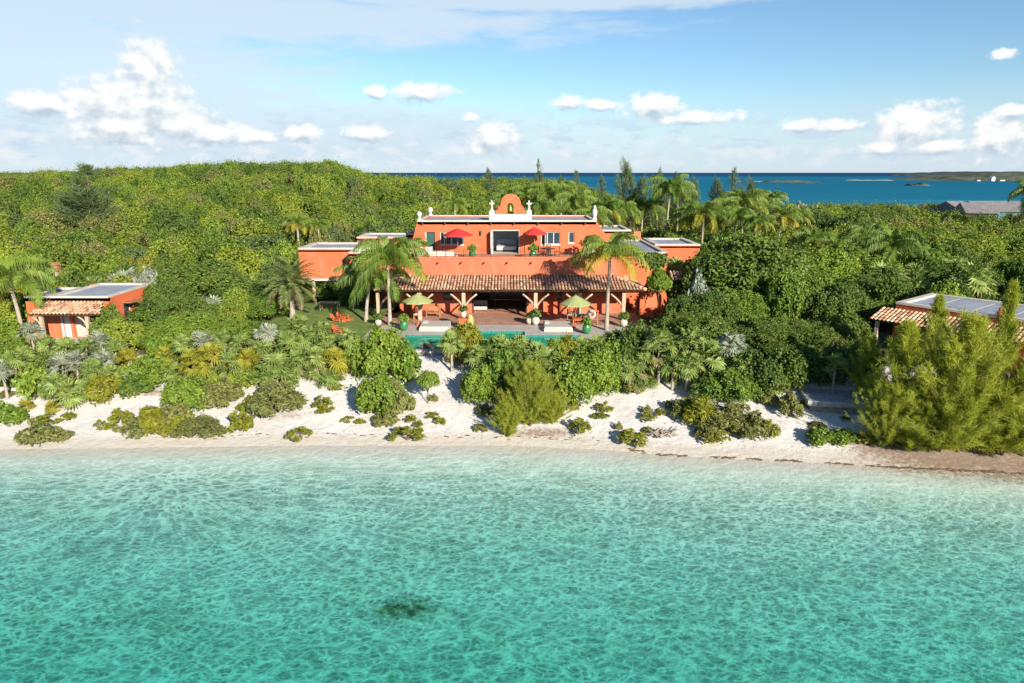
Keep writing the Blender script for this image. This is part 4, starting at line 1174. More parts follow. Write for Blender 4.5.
MB().box(-.42, .42, -.42, .42, .34, .42).build('table_top', M['orange'], tb)
for sx in (-1, 1):
    for sy in (-1, 1): MB().box(sx * .36 - .04, sx * .36 + .04, sy * .36 - .04, sy * .36 + .04, 0, .34).build('leg', M['orange'], tb)
so = tag(empty('sofa', (XP(479, 61.6, 3), 61.6, TZ + .01)), 'white cushioned sofa just inside the open living room', 'sofa')
MB().box(-.75, .75, -.45, .45, .1, .42).build('seat', M['cushion'], so); MB().box(-.75, .75, .25, .45, .423, .85).build('backrest', M['cushion'], so); MB().box(-.7, .7, -.4, .4, 0, .1).build('base', M['darkwood'], so)
so2 = tag(empty('sideboard', (XP(512, 66.4, 3), 66.4, TZ + .01)), 'long pale shelf unit on the dark back wall of the living room', 'sideboard')
MB().box(-2.2, 2.2, -.25, .3, .75, .85).box(-2.2, -2.1, -.25, .3, 0, .75).box(2.1, 2.2, -.25, .3, 0, .75).box(-2.1, 2.1, .2, .3, 0, .75).build('shelf', M['wood'], so2)
for i in range(3): MB().box(-1.9 + i * 1.4, -1.0 + i * 1.4, .12, .16, 1.1, 1.9).build('picture', M['stone'], so2)
so3 = tag(empty('dining_table', (XP(508, 63.4, 3), 63.4, TZ + .01)), 'dark dining table in the shade of the living room', 'table')
MB().box(-1.3, 1.3, -.5, .5, .70, .77).build('table_top', M['teak'], so3)
for sx in (-1, 1):
    for sy in (-1, 1): MB().box(sx * 1.2 - .05, sx * 1.2 + .05, sy * .4 - .05, sy * .4 + .05, 0, .70).build('leg', M['darkwood'], so3)

# life ring on its stand
lr = tag(empty('stand', (XP(593, 56.0, 3), 56.0, TZ)), 'orange wooden stand that carries the white life ring', 'stand')
MB().box(-.42, -.34, -.05, .05, 0, 1.0).box(.34, .42, -.05, .05, 0, 1.0).build('leg', M['orange'], lr)
MB().box(-.46, .46, -.06, .06, 1.0, 1.1).box(-.34, .34, -.04, .04, .3, .38).build('rail', M['orange'], lr)
ring_ = MB()
Rr, rr_ = .31, .085
vs, fs = [], []
for i in range(24):
    for j in range(10):
        a, b_ = 2 * math.pi * i / 24, 2 * math.pi * j / 10
        vs.append(((Rr + rr_ * math.cos(b_)) * math.cos(a), rr_ * math.sin(b_), (Rr + rr_ * math.cos(b_)) * math.sin(a)))
        fs.append((i * 10 + j, i * 10 + (j + 1) % 10, ((i + 1) % 24) * 10 + (j + 1) % 10, ((i + 1) % 24) * 10 + j))
ring_.add(vs, fs, 0, True)
tag(link('life_ring', ring_.mesh('life_ring', M['white']), None, (XP(591.3, 55.8, 3.5), 55.8, TZ + .82)), 'white life ring hanging on the orange stand', 'life ring')

# terrace dining set under the red umbrella
for i, (px, Y, rz, lab) in enumerate(((541, 62.6, 100, 'dark iron dining chair on the roof terrace, nearest the red umbrella'), (548, 61.9, 180, 'dark iron dining chair with its back to the terrace rail'),
                         (548.5, 63.9, 0, 'dark iron dining chair under the triple window'), (557, 62.7, -90, 'dark iron dining chair nearest the single window'))):
    d = tag(empty('dining_chair', (XP(px, Y, 8), Y, ZT), R(rz)), lab, 'chair', 'iron dining chairs on the roof terrace')
    MB().box(-.24, .24, -.24, .24, .42, .47).build('seat', M['darkwood'], d)
    k = MB()
    for q_ in range(4): k.box(-.2 + q_ * .12, -.16 + q_ * .12, .2, .24, .47, .95)
    k.box(-.24, .24, .19, .25, .95, 1.0).build('backrest', M['iron'], d)
    for sx in (-1, 1):
        for sy in (-1, 1): MB().box(sx * .21 - .02, sx * .21 + .02, sy * .21 - .02, sy * .21 + .02, 0, .42).build('leg', M['iron'], d)
t_ = tag(empty('dining_table', (XP(548.5, 62.8, 8), 62.8, ZT)), 'round dark dining table among the iron chairs on the roof terrace', 'table')
MB().lathe([(0, .70), (.62, .70), (.62, .74), (0, .74)], n=20).build('table_top', M['darkwood'], t_); MB().lathe([(.3, 0), (.3, .04), (.06, .1), (.06, .7)], n=10).build('pedestal', M['iron'], t_)
# bedroom furniture seen through the open door
bd = tag(empty('bed', (XP(507, 67.6, 8), 67.6, ZT + .02)), 'white bed inside the open upstairs bedroom', 'bed')
MB().box(-1.0, .9, -1.0, 1.0, .15, .5).build('mattress', M['white'], bd); MB().box(-1.05, .95, 1.0, 1.08, 0, 1.0).build('headboard', M['room'], bd); MB().box(-.95, .85, -.9, .98, 0, .15).build('base', M['darkwood'], bd)
for px, lab in ((502.5, 'small dark framed picture over the bed, closest to the white door leaf'), (513, 'small dark framed picture over the bed, at the shaded side')):
    p_ = tag(empty('framed_picture', (XP(px, 68.95, 9.1), 68.97, zpy(242.5, 68.9))), lab, 'picture', 'framed pictures in the bedroom')
    MB().box(-.2, .2, -.03, .0, -.2, .2).build('frame', M['iron'], p_); MB().box(-.13, .13, -.045, -.031, -.13, .13).build('print', M['stone'], p_)

# adirondack chairs on the lawn
def adirondack(px, py, rz, label):
    q = ground(px, py)
    d = tag(empty('lawn_chair', (q.x, q.y, max(q.z, 2.45) + .05), R(rz)), label, 'chair', 'orange lawn chairs')
    s_ = MB()
    for i in range(5): s_.box(-.30, .30, -.45 + i * .16, -.31 + i * .16, .36 - i * .035, .385 - i * .035)
    s_.build('seat', M['orange'], d)
    k = MB()
    Mb = Matrix.Translation((0, .33, .2)) @ Matrix.Rotation(R(-26), 4, 'X')
    for i, hh_ in enumerate((.72, .82, .88, .82, .72)): k.box(-.32 + i * .13, -.2 + i * .13, 0, .03, 0, hh_, M=Mb)
    k.build('backrest', M['orange'], d)
    for sx in (-1, 1):
        MB().box(sx * .40 - .07, sx * .40 + .07, -.5, .35, .56, .59).build('armrest', M['orange'], d)
        MB().box(sx * .36 - .03, sx * .36 + .03, -.46, -.36, 0, .56).build('leg', M['orange'], d)
        MB().prism([(-.4, .25), (.65, .0), (.75, .0), (-.4, .36)], sx * .34 - .02, sx * .34 + .02, axis='x').build('leg', M['orange'], d)
    d.scale = (.8, .8, .68)
    fo = MB()
    for i in range(3): fo.box(-.27, .27, -1.0 + i * .14, -.89 + i * .14, .22, .25)
    fo.box(-.27, -.22, -1.0, -.6, 0, .22).box(.22, .27, -1.0, -.6, 0, .22)
    fo.build('footrest', M['orange'], d)
adirondack(337.5, 322, 80, 'orange lawn chair at the back of the lawn, closest to the date palm')
adirondack(343.5, 320.5, 72, 'orange lawn chair at the back of the lawn, on the veranda side')
adirondack(332, 331.5, 80, 'orange lawn chair at the near edge of the lawn by the date palm')
adirondack(339, 333.5, 76, 'orange lawn chair at the near edge of the lawn, on the veranda side')
tq = ground(330, 310)
tb = tag(empty('garden_table', (tq.x, tq.y, tq.z)), 'plain timber table in the shade below the porch ledge', 'table')
MB().box(-.9, .9, -.4, .4, .7, .76).build('table_top', M['wood'], tb)
for sx in (-1, 1):
    for sy in (-1, 1): MB().box(sx * .8 - .04, sx * .8 + .04, sy * .33 - .04, sy * .33 + .04, 0, .7).build('leg', M['wood'], tb)
# orange arched garden shrine by the shaded end of the veranda
q = at_Y(652, 318, 58.5); gz = Hh(q.x, 58.5)
sh = tag(empty('garden_arch', (q.x, 58.5, gz)), 'orange stucco arch with a small basin in the shade of the trees', 'arch')
mb = MB(); ring([(1.15, 0)] + arc(1.15, 0, 1.7, 0, 180, 14) + [(-1.15, 0)], [(.72, 0)] + arc(.72, 0, 1.7, 0, 180, 12) + [(-.72, 0)], -.2, .2, mb); mb.build('arch', M['stucco'], sh)
MB().box(-.7, .7, .2, .3, 0, 2.2).build('back_panel', M['coral'], sh)
MB().lathe([(.2, 0), (.16, .5), (.4, .8), (.42, .86), (.3, .86), (0, .78)], 0, -.1, 0, 14).build('basin', M['coral'], sh)
# tall marker posts by the cottage
for px, pt, pb, Y, lab, nm in ((55.5, 264, 282, 66, 'weathered post with a rusty lamp head behind the cottage roof', 'lamp_post'),):
    a_ = at_Y(px, pt, Y); gz = Hh(a_.x, Y)
    d = tag(empty(nm, (a_.x, Y, gz)), lab, 'post')
    MB().box(-.13, .13, -.13, .13, 0, a_.z - gz - .7).build('post', M['trunk'], d)
    MB().box(-.26, .26, -.26, .26, a_.z - gz - .69, a_.z - gz - .1).prism([(-.34, a_.z - gz - .099), (0, a_.z - gz + .2), (.34, a_.z - gz - .099)], -.34, .34).build('lamp_head', M['teak'], d)

# weathered platform on the beach
q = ground(838, 412)
pf = tag(empty('beach_platform', (q.x, q.y + 1.2, q.z + .0), R(-10)), 'weathered grey plank platform half buried in the sand', 'platform')
M['plank'] = plain('grey_weathered_plank', (0.42, 0.40, 0.385), 0.85, 0.25, 3, 0.2, 0.2, stain=(0.2, 0.18, 0.16))
dk_ = MB()
for i in range(14): dk_.box(-1.5, 1.5, -1.4 + i * .2, -1.215 + i * .2, .62, .67 + .006 * (i % 3))
dk_.build('deck', M['plank'], pf)
MB().box(-1.42, 1.42, -1.36, -1.16, .0, .6).box(-1.42, -1.2, -1.16, 1.16, 0, .6).box(1.2, 1.42, -1.16, 1.16, 0, .6).box(-1.2, 1.2, .96, 1.16, 0, .6).build('crib', M['twig'], pf)
MB().box(1.506, 1.62, -1.42, 1.52, .40, .72).box(-1.62, -1.506, -1.42, 1.52, .40, .72).box(-1.62, 1.62, -1.53, -1.425, .40, .72).build('rim', M['plank'], pf)

# driftwood: one tangled dead branch pile is one thing
rs = np.random.RandomState(5)
def driftwood(px, py, w_, label, n_=14, name='driftwood', h_=.5):
    q = ground(px, py)
    d = MB()
    for i in range(n_):
        a = rs.uniform(0, math.pi); l_ = w_ * rs.uniform(.25, .6); c_ = (rs.uniform(-.35, .35) * w_, rs.uniform(-.12, .12) * w_)
        tl_ = rs.uniform(-.1, .9)
        p0 = (c_[0] - math.cos(a) * l_ / 2, c_[1] - math.sin(a) * l_ / 4, rs.uniform(.02, .12))
        p2 = (c_[0] + math.cos(a) * l_ / 2, c_[1] + math.sin(a) * l_ / 4, rs.uniform(.05, h_))
        p1 = tuple((a_ + b_) / 2 + rs.uniform(-.08, .08) for a_, b_ in zip(p0, p2))
        d.tube([p0, p1, p2], [.05, .04, .015], 5)
    o = d.build(name, M['twig'], None, (q.x, q.y, q.z))
    return tag(o, label, 'driftwood')
driftwood(664, 436, 2.0, 'tangled heap of grey dead branches on the sand beside a round grey shrub', 34)
driftwood(742, 434, 1.6, 'bare grey branches tangled in the low dune shrubs', 22)
driftwood(205, 433, 2.6, 'long thin driftwood branch lying along the tide line below the shrubs', 5, h_=.12)
driftwood(12, 372, 1.3, 'dead bleached sticks at the edge of the scrub by the photo border', 10)

# seaweed along the tide line
def wrack():
    mb = MB(); r_ = np.random.RandomState(8)
    def clump(x_, y_, s_, el):
        z_ = Hh(x_, y_)
        n_ = 9
        a0 = r_.uniform(0, 6.28)
        vs = [(x_ + s_ * el * math.cos(a0 + 6.283 * i / n_) * r_.uniform(.6, 1.1), y_ + s_ * .42 * math.sin(a0 + 6.283 * i / n_) * r_.uniform(.6, 1.1)) for i in range(n_)]
        vs.sort(key=lambda p_: math.atan2((p_[1] - y_) * 2, p_[0] - x_))
        b_ = [(u, v, Hh(u, v) - .01) for u, v in vs] + [(x_ + (u - x_) * .55, y_ + (v - y_) * .55, z_ + s_ * .30 * r_.uniform(.6, 1.2)) for u, v in vs]
        mb.add(b_, [(i, (i + 1) % n_, n_ + (i + 1) % n_, n_ + i) for i in range(n_)] + [tuple(range(n_, 2 * n_))])
    for px, py0, py1, den in ((620, 1024, 0, .62), (150, 600, 1, .12)):
        for p_ in np.arange(px, py0, .6):
            c_ = den if py1 == 0 else den
            if 0.5 + 0.5 * math.sin(p_ * .16 + 1.3 * math.sin(p_ * .05)) < .35 and py1 == 0 and p_ < 870: continue
            if r_.rand() > c_: continue
            py = (np.interp(p_, [620, 660, 700, 780, 850, 900, 1024], [449, 455, 457, 461, 465, 468, 474]) if py1 == 0 else np.interp(p_, [150, 300, 450, 600], [436, 435, 437, 440])) - 0.2
            q_ = ground(p_, py + r_.normal(0, .55 if py1 == 0 else 1.2))
            clump(q_.x, q_.y, r_.uniform(.05, .15) * (1 if py1 == 0 else .9), r_.uniform(1.0, 2.2))
    for i in range(600):
        q_ = ground(r_.uniform(0, 1024), 0) if False else None
        x_ = r_.uniform(-30, 27); y_ = float(shore(x_)) + r_.uniform(1.2, 7)
        clump(x_, y_, r_.uniform(.015, .06), r_.uniform(1, 1.8))
    return mb
tag(wrack().build('seaweed', M['weed']), 'broken brown line of seaweed along the tide mark', 'seaweed', kind='stuff')

# ------------------------------------------------------------------ plants: prototypes (unit size: radius 1, height 1)
def bush_mesh(seed, nlobe, nleaf, size, mt, rmin=.26, rmax=.44, zlo=.22, asp=1.5, spray=.14, nsub=9, jit=.9, zs=1.5):
    r = np.random.RandomState(seed)
    L = []
    for i in range(nlobe):
        a = r.uniform(0, 6.28); d = math.sqrt(r.uniform(0, 1)) * .68
        rad = r.uniform(rmin, rmax)
        zc = zlo + (1 - rad - zlo) * (1 - .75 * (d / .68) ** 2) * r.uniform(.5, 1)
        L.append((d * math.cos(a), d * math.sin(a), zc, rad))
        for j in range(nsub):
            v = r.normal(size=3); v /= np.linalg.norm(v); v[2] = abs(v[2]) * .9 - .15
            k = r.uniform(.22, .42)
            q = np.array(L[-1 - j][:3]) + v * rad * r.uniform(.75, 1.05)
            L.append((*q, rad * k))
    L = np.array(L)
    main = L[::nsub + 1]
    pts, nor, tot = [], [], 0
    wgt = L[:, 3] ** 2; wgt[::nsub + 1] *= .35; wgt /= wgt.sum()
    while tot < nleaf:
        n_ = int(nleaf * 1.6)
        k = r.choice(len(L), n_, p=wgt)
        d = r.normal(size=(n_, 3)); d /= np.linalg.norm(d, axis=1)[:, None]
        sc_ = r.uniform(.7, 1.05, n_)
        sc_ = np.where(r.rand(n_) < spray, sc_ + r.uniform(0, .6, n_), sc_)
        p_ = L[k, :3] + d * (L[k, 3] * sc_)[:, None]
        dd = np.linalg.norm(p_[:, None, :] - main[None, :, :3], axis=2) / main[None, :, 3]
        ok = (dd.min(1) > .74) & (p_[:, 2] > .02) & (d[:, 2] > -.8)
        pts.append(p_[ok]); nor.append(d[ok]); tot += ok.sum()
    p_ = np.concatenate(pts)[:nleaf]; d = np.concatenate(nor)[:nleaf].copy()
    d[:, 2] += .3
    p_[:, 2] *= 1 / max(1e-6, np.percentile(p_[:, 2], 99.6))
    p_[:, :2] /= np.percentile(np.hypot(p_[:, 0], p_[:, 1]), 97)
    me = leaves('foliage', p_ * (1, 1, zs), d, size, asp, r, mt, jit=jit)
    co = np.empty(len(me.vertices) * 3, np.float32); me.vertices.foreach_get('co', co); co[2::3] /= zs; me.vertices.foreach_set('co', co); me.update()
    return me

def stem_mesh(seed, n_=6):
    r = np.random.RandomState(seed); mb = MB()
    for i in range(n_):
        a = r.uniform(0, 6.28); d = r.uniform(.25, .6)
        mb.tube([(0.05 * math.cos(a), .05 * math.sin(a), -.05), (d * .45 * math.cos(a + .2), d * .45 * math.sin(a + .2), .3), (d * math.cos(a), d * math.sin(a), .72)], [.035, .026, .01], 5)
    return mb.mesh('stem', M['bark'])

def trunk_tree(seed):
    r = np.random.RandomState(seed); mb = MB()
    mb.tube([(0, 0, -.1), (.01, .02, .2), (.03, -.01, .45)], [.05, .035, .03], 8)
    for i in range(7):
        a = 6.28 * i / 7 + r.uniform(-.3, .3); d = r.uniform(.35, .7)
        mb.tube([(.02, 0, .3 + .02 * i), (d * .4 * math.cos(a), d * .4 * math.sin(a), .5 + .02 * i), (d * math.cos(a), d * math.sin(a), r.uniform(.68, .88))], [.025, .018, .006], 6)
    return mb.mesh('trunk', M['bark'])

def quad_strips(A, B, w0, w1, side):
    """flat blades from A to B (n,3) with widths and side direction"""
    s0, s1 = side * w0 / 2, side * w1 / 2
    return np.stack([A - s0, A + s0, B + s1, B - s1], 1)

def nrm(v): return v / (np.linalg.norm(v, axis=-1, keepdims=True) + 1e-9)

def fan_crown(seed, mt, nf=26, dry=2):
    """fan palm crown, unit diameter"""
    r = np.random.RandomState(seed); Vs, mi = [], []
    for i in range(nf + dry):
        isdry = i >= nf
        el = R(r.uniform(-75, -50)) if isdry else R(84 - 100 * ((i + .5) / nf) ** .95 + r.uniform(-9, 9))
        az = i * 2.39996 + r.uniform(-.3, .3)
        d = np.array([math.cos(el) * math.cos(az), math.cos(el) * math.sin(az), math.sin(el)])
        pl_ = r.uniform(.20, .27); fr_ = r.uniform(.25, .31) * (.6 if isdry else 1)
        tip = d * pl_ + np.array([0, 0, -.04 * (1 - math.sin(el))])
        side = nrm(np.cross(d, [0, 0, 1.0]) + r.normal(scale=.05, size=3))
        up = np.cross(side, d)
        Vs.append(quad_strips(np.zeros((1, 3)), tip[None], .018, .012, side[None])); mi.append(1)
        dd = nrm(d * .8 + np.array([0, 0, r.uniform(.0, 1.1) if i % 2 and not isdry else -r.uniform(.3, 1.2)]))
        up = nrm(np.cross(side, dd))
        ns = 15
        an = np.linspace(-R(118), R(118), ns)
        blade = nrm(np.cos(an)[:, None] * dd + np.sin(an)[:, None] * side + up * .22 * (1 - np.cos(an))[:, None])
        ln = fr_ * (1 - .22 * (np.abs(an) / R(118)) ** 2) * r.uniform(.9, 1.05, ns)
        bs = nrm(np.cross(blade, up) + up * r.choice([-.35, .35], ns)[:, None])
        mid = tip + blade * (ln * .62)[:, None]
        end = tip + blade * ln[:, None] + np.array([0, 0, -.05]) * (ln / .25)[:, None]
        Vs.append(quad_strips(np.repeat(tip[None], ns, 0), mid, .006, .040, bs)); mi += [1 if isdry else 0] * ns
        Vs.append(quad_strips(mid, end, .040, .002, bs)); mi += [1 if isdry else 0] * ns
    V_ = np.concatenate(Vs).reshape(-1, 3)
    return mesh_np('crown', V_, np.arange(len(V_)).reshape(-1, 4), [mt, M['thatch']], mi)

def frond(r, az, el, L, droop, nl, lw, ll, twist=0.0, curlz=.5):
    """one feather leaf: returns quads (n,4,3)"""
    t = np.linspace(0, 1, nl + 1)
    ang = el - droop * t ** 1.25
    dz, dh = np.sin(ang), np.cos(ang)
    hh, zz = np.concatenate([[0], np.cumsum(dh[:-1])]) * L / nl, np.concatenate([[0], np.cumsum(dz[:-1])]) * L / nl
    sway = twist * t ** 2
    ca, sa = np.cos(az + sway), np.sin(az + sway)
    P_ = np.stack([hh * ca, hh * sa, zz], -1)
    T_ = nrm(np.gradient(P_, axis=0))
    S_ = nrm(np.cross(T_, [0, 0, 1.0])); U_ = np.cross(S_, T_)
    out = [quad_strips(P_[:-1], P_[1:], lw * 1.3, lw * 1.0, S_[:-1])]
    w = ll * np.sin(np.clip(t * .93 + .09, 0, 1) * math.pi) ** .55
    for sgn in (-1, 1):
        for sub in (0.0, .5):
            base = P_[:-1] * (1 - sub) + P_[1:] * sub
            d = nrm(S_[:-1] * sgn * .85 + T_[:-1] * .6 + U_[:-1] * r.uniform(.0, .3, nl)[:, None])
            l_ = (w[:-1] * r.uniform(.85, 1.1, nl))[:, None]
            m_ = base + d * l_ * .55
            e_ = base + d * l_ + np.array([0, 0, -curlz]) * l_ * r.uniform(.5, 1.0, nl)[:, None]
            sd = nrm(T_[:-1] + U_[:-1] * r.normal(scale=.3, size=nl)[:, None])
            out.append(quad_strips(base, m_, lw * .8, lw, sd)); out.append(quad_strips(m_, e_, lw, lw * .15, sd))
    return np.concatenate(out)

def feather_crown(seed, nf, mts, kind='coco', yel=4, wind=0.25):
    r = np.random.RandomState(seed); Vs, mi = [], []
    for i in range(nf):
        u = (i + .5) / nf
        az = i * 2.39996 + r.uniform(-.25, .25)
        if kind == 'coco':
            el = R(86 - 82 * u ** .9 + r.uniform(-7, 7)); q = frond(r, az, el, r.uniform(.98, 1.2) * (.95 + .1 * u), R(118 - 22 * u) * r.uniform(.85, 1.1), 26, .022, .25, twist=r.uniform(-.25, .25) - wind * .4, curlz=1.3)
        elif kind == 'date':
            el = R(86 - 108 * u ** .9 + r.uniform(-6, 6)); q = frond(r, az, el, r.uniform(.9, 1.05), R(62) * r.uniform(.8, 1.15), 24, .015, .16, curlz=.35)
        Vs.append(q); mi += [1 if u > 1 - yel / nf else 0] * len(q)
    V_ = np.concatenate(Vs).reshape(-1, 3)
    return mesh_np('crown', V_, np.arange(len(V_)).reshape(-1, 4), mts, mi)

def casuarina(seed, nbr, ntuft, nblade, bl, bw, mt, spread=.42, lead=3, base=.06, upness=.75, conical=True):
    """unit height wispy tree: returns trunk mesh, crown mesh"""
    r = np.random.RandomState(seed); mb = MB(); A, B, Sd = [], [], []
    leaders = [(0.0, 0.0, 1.0)] + [(r.uniform(-.16, .16), r.uniform(-.16, .16), r.uniform(.72, .93)) for _ in range(lead - 1)]
    for lx, ly, lh in leaders:
        mb.tube([(0, 0, -.04), (lx * .5, ly * .5, lh * .4), (lx * .9, ly * .9, lh * .75), (lx, ly, lh * .97)], [.016, .011, .006, .002], 6)
    for k in range(nbr):
        lx, ly, lh = leaders[r.choice(lead, p=[.5] + [.5 / (lead - 1)] * (lead - 1))] if lead > 1 else leaders[0]
        u = r.uniform(0, 1) ** .9
        h0 = base + (lh * .96 - base) * u
        c0 = np.array([lx, ly, 0]) * min(1, h0 / max(lh * .75, .01)); c0[2] = h0
        az = r.uniform(0, 6.28)
        ln = spread * ((1 - u) ** .8 * .9 + .10) * r.uniform(.55, 1.1) if conical else spread * r.uniform(.4, 1.1) * (1 - u * .5)
        el = R(r.uniform(5, 45)) + R(25) * u
        d = np.array([math.cos(az) * math.cos(el), math.sin(az) * math.cos(el), math.sin(el)])
        ts = np.linspace(0, 1, 5)
        path = c0 + ts[:, None] * d * ln + (ts ** 2)[:, None] * np.array([0, 0, upness * ln * .45])
        if ln > .12: mb.tube([tuple(p_) for p_ in path[[0, 2, 4]]], [.004, .003, .001], 4, cap=False)
        nt = max(3, int(ntuft * (ln / spread + .25)))
        tt_ = r.uniform(.15, 1.05, nt)
        pc = c0 + tt_[:, None] * d * ln + (tt_ ** 2)[:, None] * np.array([0, 0, upness * ln * .45])
        dirb = nrm(d + (2 * tt_)[:, None] * np.array([0, 0, upness * .45]))
        for j in range(nt):
            n_ = nblade
            dv = nrm(dirb[j] * .75 + r.normal(scale=.62, size=(n_, 3)) + np.array([0, 0, .18]))
            st = pc[j] + r.normal(scale=bl * .22, size=(n_, 3))
            l_ = bl * r.uniform(.6, 1.25, (n_, 1))
            A.append(st); B.append(st + dv * l_ + np.array([0, 0, -.10]) * l_)
            Sd.append(nrm(np.cross(dv, r.normal(size=(n_, 3)))))
    A, B, Sd = map(np.concatenate, (A, B, Sd))
    V_ = quad_strips(A, B, bw, bw * .35, Sd).reshape(-1, 3)
    return mb.mesh('trunk', M['bark']), mesh_np('crown', V_, np.arange(len(V_)).reshape(-1, 4), mt)

PR = {}
# three leaf densities per kind, so that leaves keep their real size on small and on large plants
def sizes(seed, mt, n1, leaf=.115, nl=13, **kw):
    kw = dict(dict(rmin=.17, rmax=.36, zlo=.16, spray=.28), **kw)
    out = []
    for rad in (.8, 1.6, 2.6):
        u = leaf / rad
        out.append([bush_mesh(seed + 7 * i + int(rad * 10), nl + int(4 * rad), int(n1 * (rad / .8) ** 1.75), u, mt, **kw) for i in range(2)])
    return out
PR['grape'] = sizes(20, M['grape'], 2500)
PR['darkbush'] = sizes(21, M['dark_leaf'], 2400)
PR['yellow'] = sizes(22, M['yellow'], 2200, .13, 14, rmin=.18, rmax=.34, spray=.35, asp=2.2)
PR['scrub'] = sizes(23, M['scrub'], 2500)
PR['olive'] = sizes(24, M['olive'], 1500, .10, 20, rmin=.12, rmax=.25, zlo=.05, asp=2.4, spray=.5)
PR['silver'] = sizes(25, M['silver'], 1300, .14, 12, rmin=.2, rmax=.34, asp=2.2, spray=.25)
PR['dune'] = sizes(26, M['yellow'], 500, .11, 14, rmin=.10, rmax=.22, zlo=.06, asp=2.4, spray=.5)
def treesizes(seed, mt):
    return [[bush_mesh(seed + i, 26, 7500, .085, mt, rmin=.18, rmax=.32, zlo=.30) for i in range(2)], [bush_mesh(seed + 3 + i, 34, 15000, .058, mt, rmin=.17, rmax=.30, zlo=.32) for i in range(2)],
            [bush_mesh(seed + 6 + i, 40, 26000, .042, mt, rmin=.16, rmax=.28, zlo=.32, nsub=12) for i in range(2)]]
PR['tree'] = treesizes(60, M['dark_leaf'])
PR['litetree'] = treesizes(70, M['grape'])
STEM = [stem_mesh(1), stem_mesh(2)]
TTR = [trunk_tree(1), trunk_tree(2)]
PR['fan'] = [fan_crown(80 + i, M['fan']) for i in range(4)]
PR['fansilver'] = [fan_crown(90 + i, M['fansilver'], 24, 1) for i in range(3)]
PR['fangold'] = [fan_crown(95 + i, M['fangold'], 22, 3) for i in range(2)]
PR['coco'] = [feather_crown(100 + i, 17, [M['coco'], M['cocoyel']], 'coco', 1) for i in range(4)]
PR['cocoyel'] = [feather_crown(110 + i, 16, [M['coco'], M['cocoyel']], 'coco', 4) for i in range(2)]
PR['date'] = [feather_crown(120, 72, [M['date'], M['thatch']], 'date', 8)]
PR['casnear'] = [casuarina(130 + i, 330, 19, 14, .050, .0036, M['cas'], spread=(.66, .58)[i], lead=(7, 5)[i], base=.015, upness=1.0) for i in range(2)]
PR['casplume'] = [casuarina(150 + i, 150, 14, 13, .045, .004, M['cas'], spread=.30, lead=1, base=.12, upness=1.1) for i in range(2)]
PR['casfar'] = [casuarina(140 + i, 90, 9, 8, .06, .006, M['casfar'], spread=.36, lead=2, base=.18) for i in range(3)]
_t = MB(); _t.tube([(0, 0, -.1), (.15, .05, .35), (.1, .1, .7), (0, 0, 1)], [1.25, .95, .9, .85], 8)
FTR = _t.mesh('trunk', M['trunk'])

KIND = dict(grape=('sea_grape_bush', 'bush', 'bright sea grape bush'), darkbush=('broadleaf_bush', 'bush', 'dark glossy bush'), yellow=('yellow_green_bush', 'bush', 'yellow green bush'),
            scrub=('scrub_bush', 'bush', 'leafy scrub bush'), olive=('dune_shrub', 'shrub', 'olive dune shrub'), silver=('silver_shrub', 'shrub', 'silvery shrub'), dune=('dune_plant', 'plant', 'sparse dune plant'),
            tree=('broadleaf_tree', 'tree', 'dark broadleaf tree'), litetree=('broadleaf_tree', 'tree', 'bright broadleaf tree'), fan=('thatch_palm', 'palm', 'green fan palm'), fansilver=('thatch_palm', 'palm', 'silver fan palm'),
            fangold=('thatch_palm', 'palm', 'golden fan palm'), coco=('coconut_palm', 'palm', 'green coconut palm'), cocoyel=('coconut_palm', 'palm', 'yellowing coconut palm'), date=('date_palm', 'palm', 'round headed feather palm'),
            casnear=('casuarina_tree', 'tree', 'feathery casuarina'), casplume=('casuarina_tree', 'tree', 'pointed casuarina'), casfar=('casuarina_tree', 'tree', 'thin grey green casuarina'))
prs = np.random.RandomState(77)
PLANTS = []
def plant(kind, px, top, w, base=None, Y=None, label=None, lean=0.0, hmin=.3, seed=None, zone=None):
    """px: where it stands; top: pixel row of its highest leaves; w: width in pixels; base: pixel row of its foot, or Y: its distance"""
    if base is not None: q = ground(px, base)
    else:
        x_ = XP(px, Y, 4)
        for _ in range(3): x_ = XP(px, Y, Hh(x_, Y))
        q = Vector((x_, Y, Hh(x_, Y)))
    if -12.4 < q.x < 12.2 and 46.9 < q.y < 70: q.z = max(q.z, TZ) if q.y > 52 or q.x < PX0 or q.x > PX1 else q.z
    ztop = CAM_H - q.y * math.tan(PITCH + math.atan((top - 341.5) / F))
    h = max(hmin, ztop - q.z)
    d_ = q.y * math.cos(PITCH) + (CAM_H - ztop) * math.sin(PITCH)
    wm = w * d_ / F
    return plant_at(kind, q, h, wm, label, lean, seed, zone)

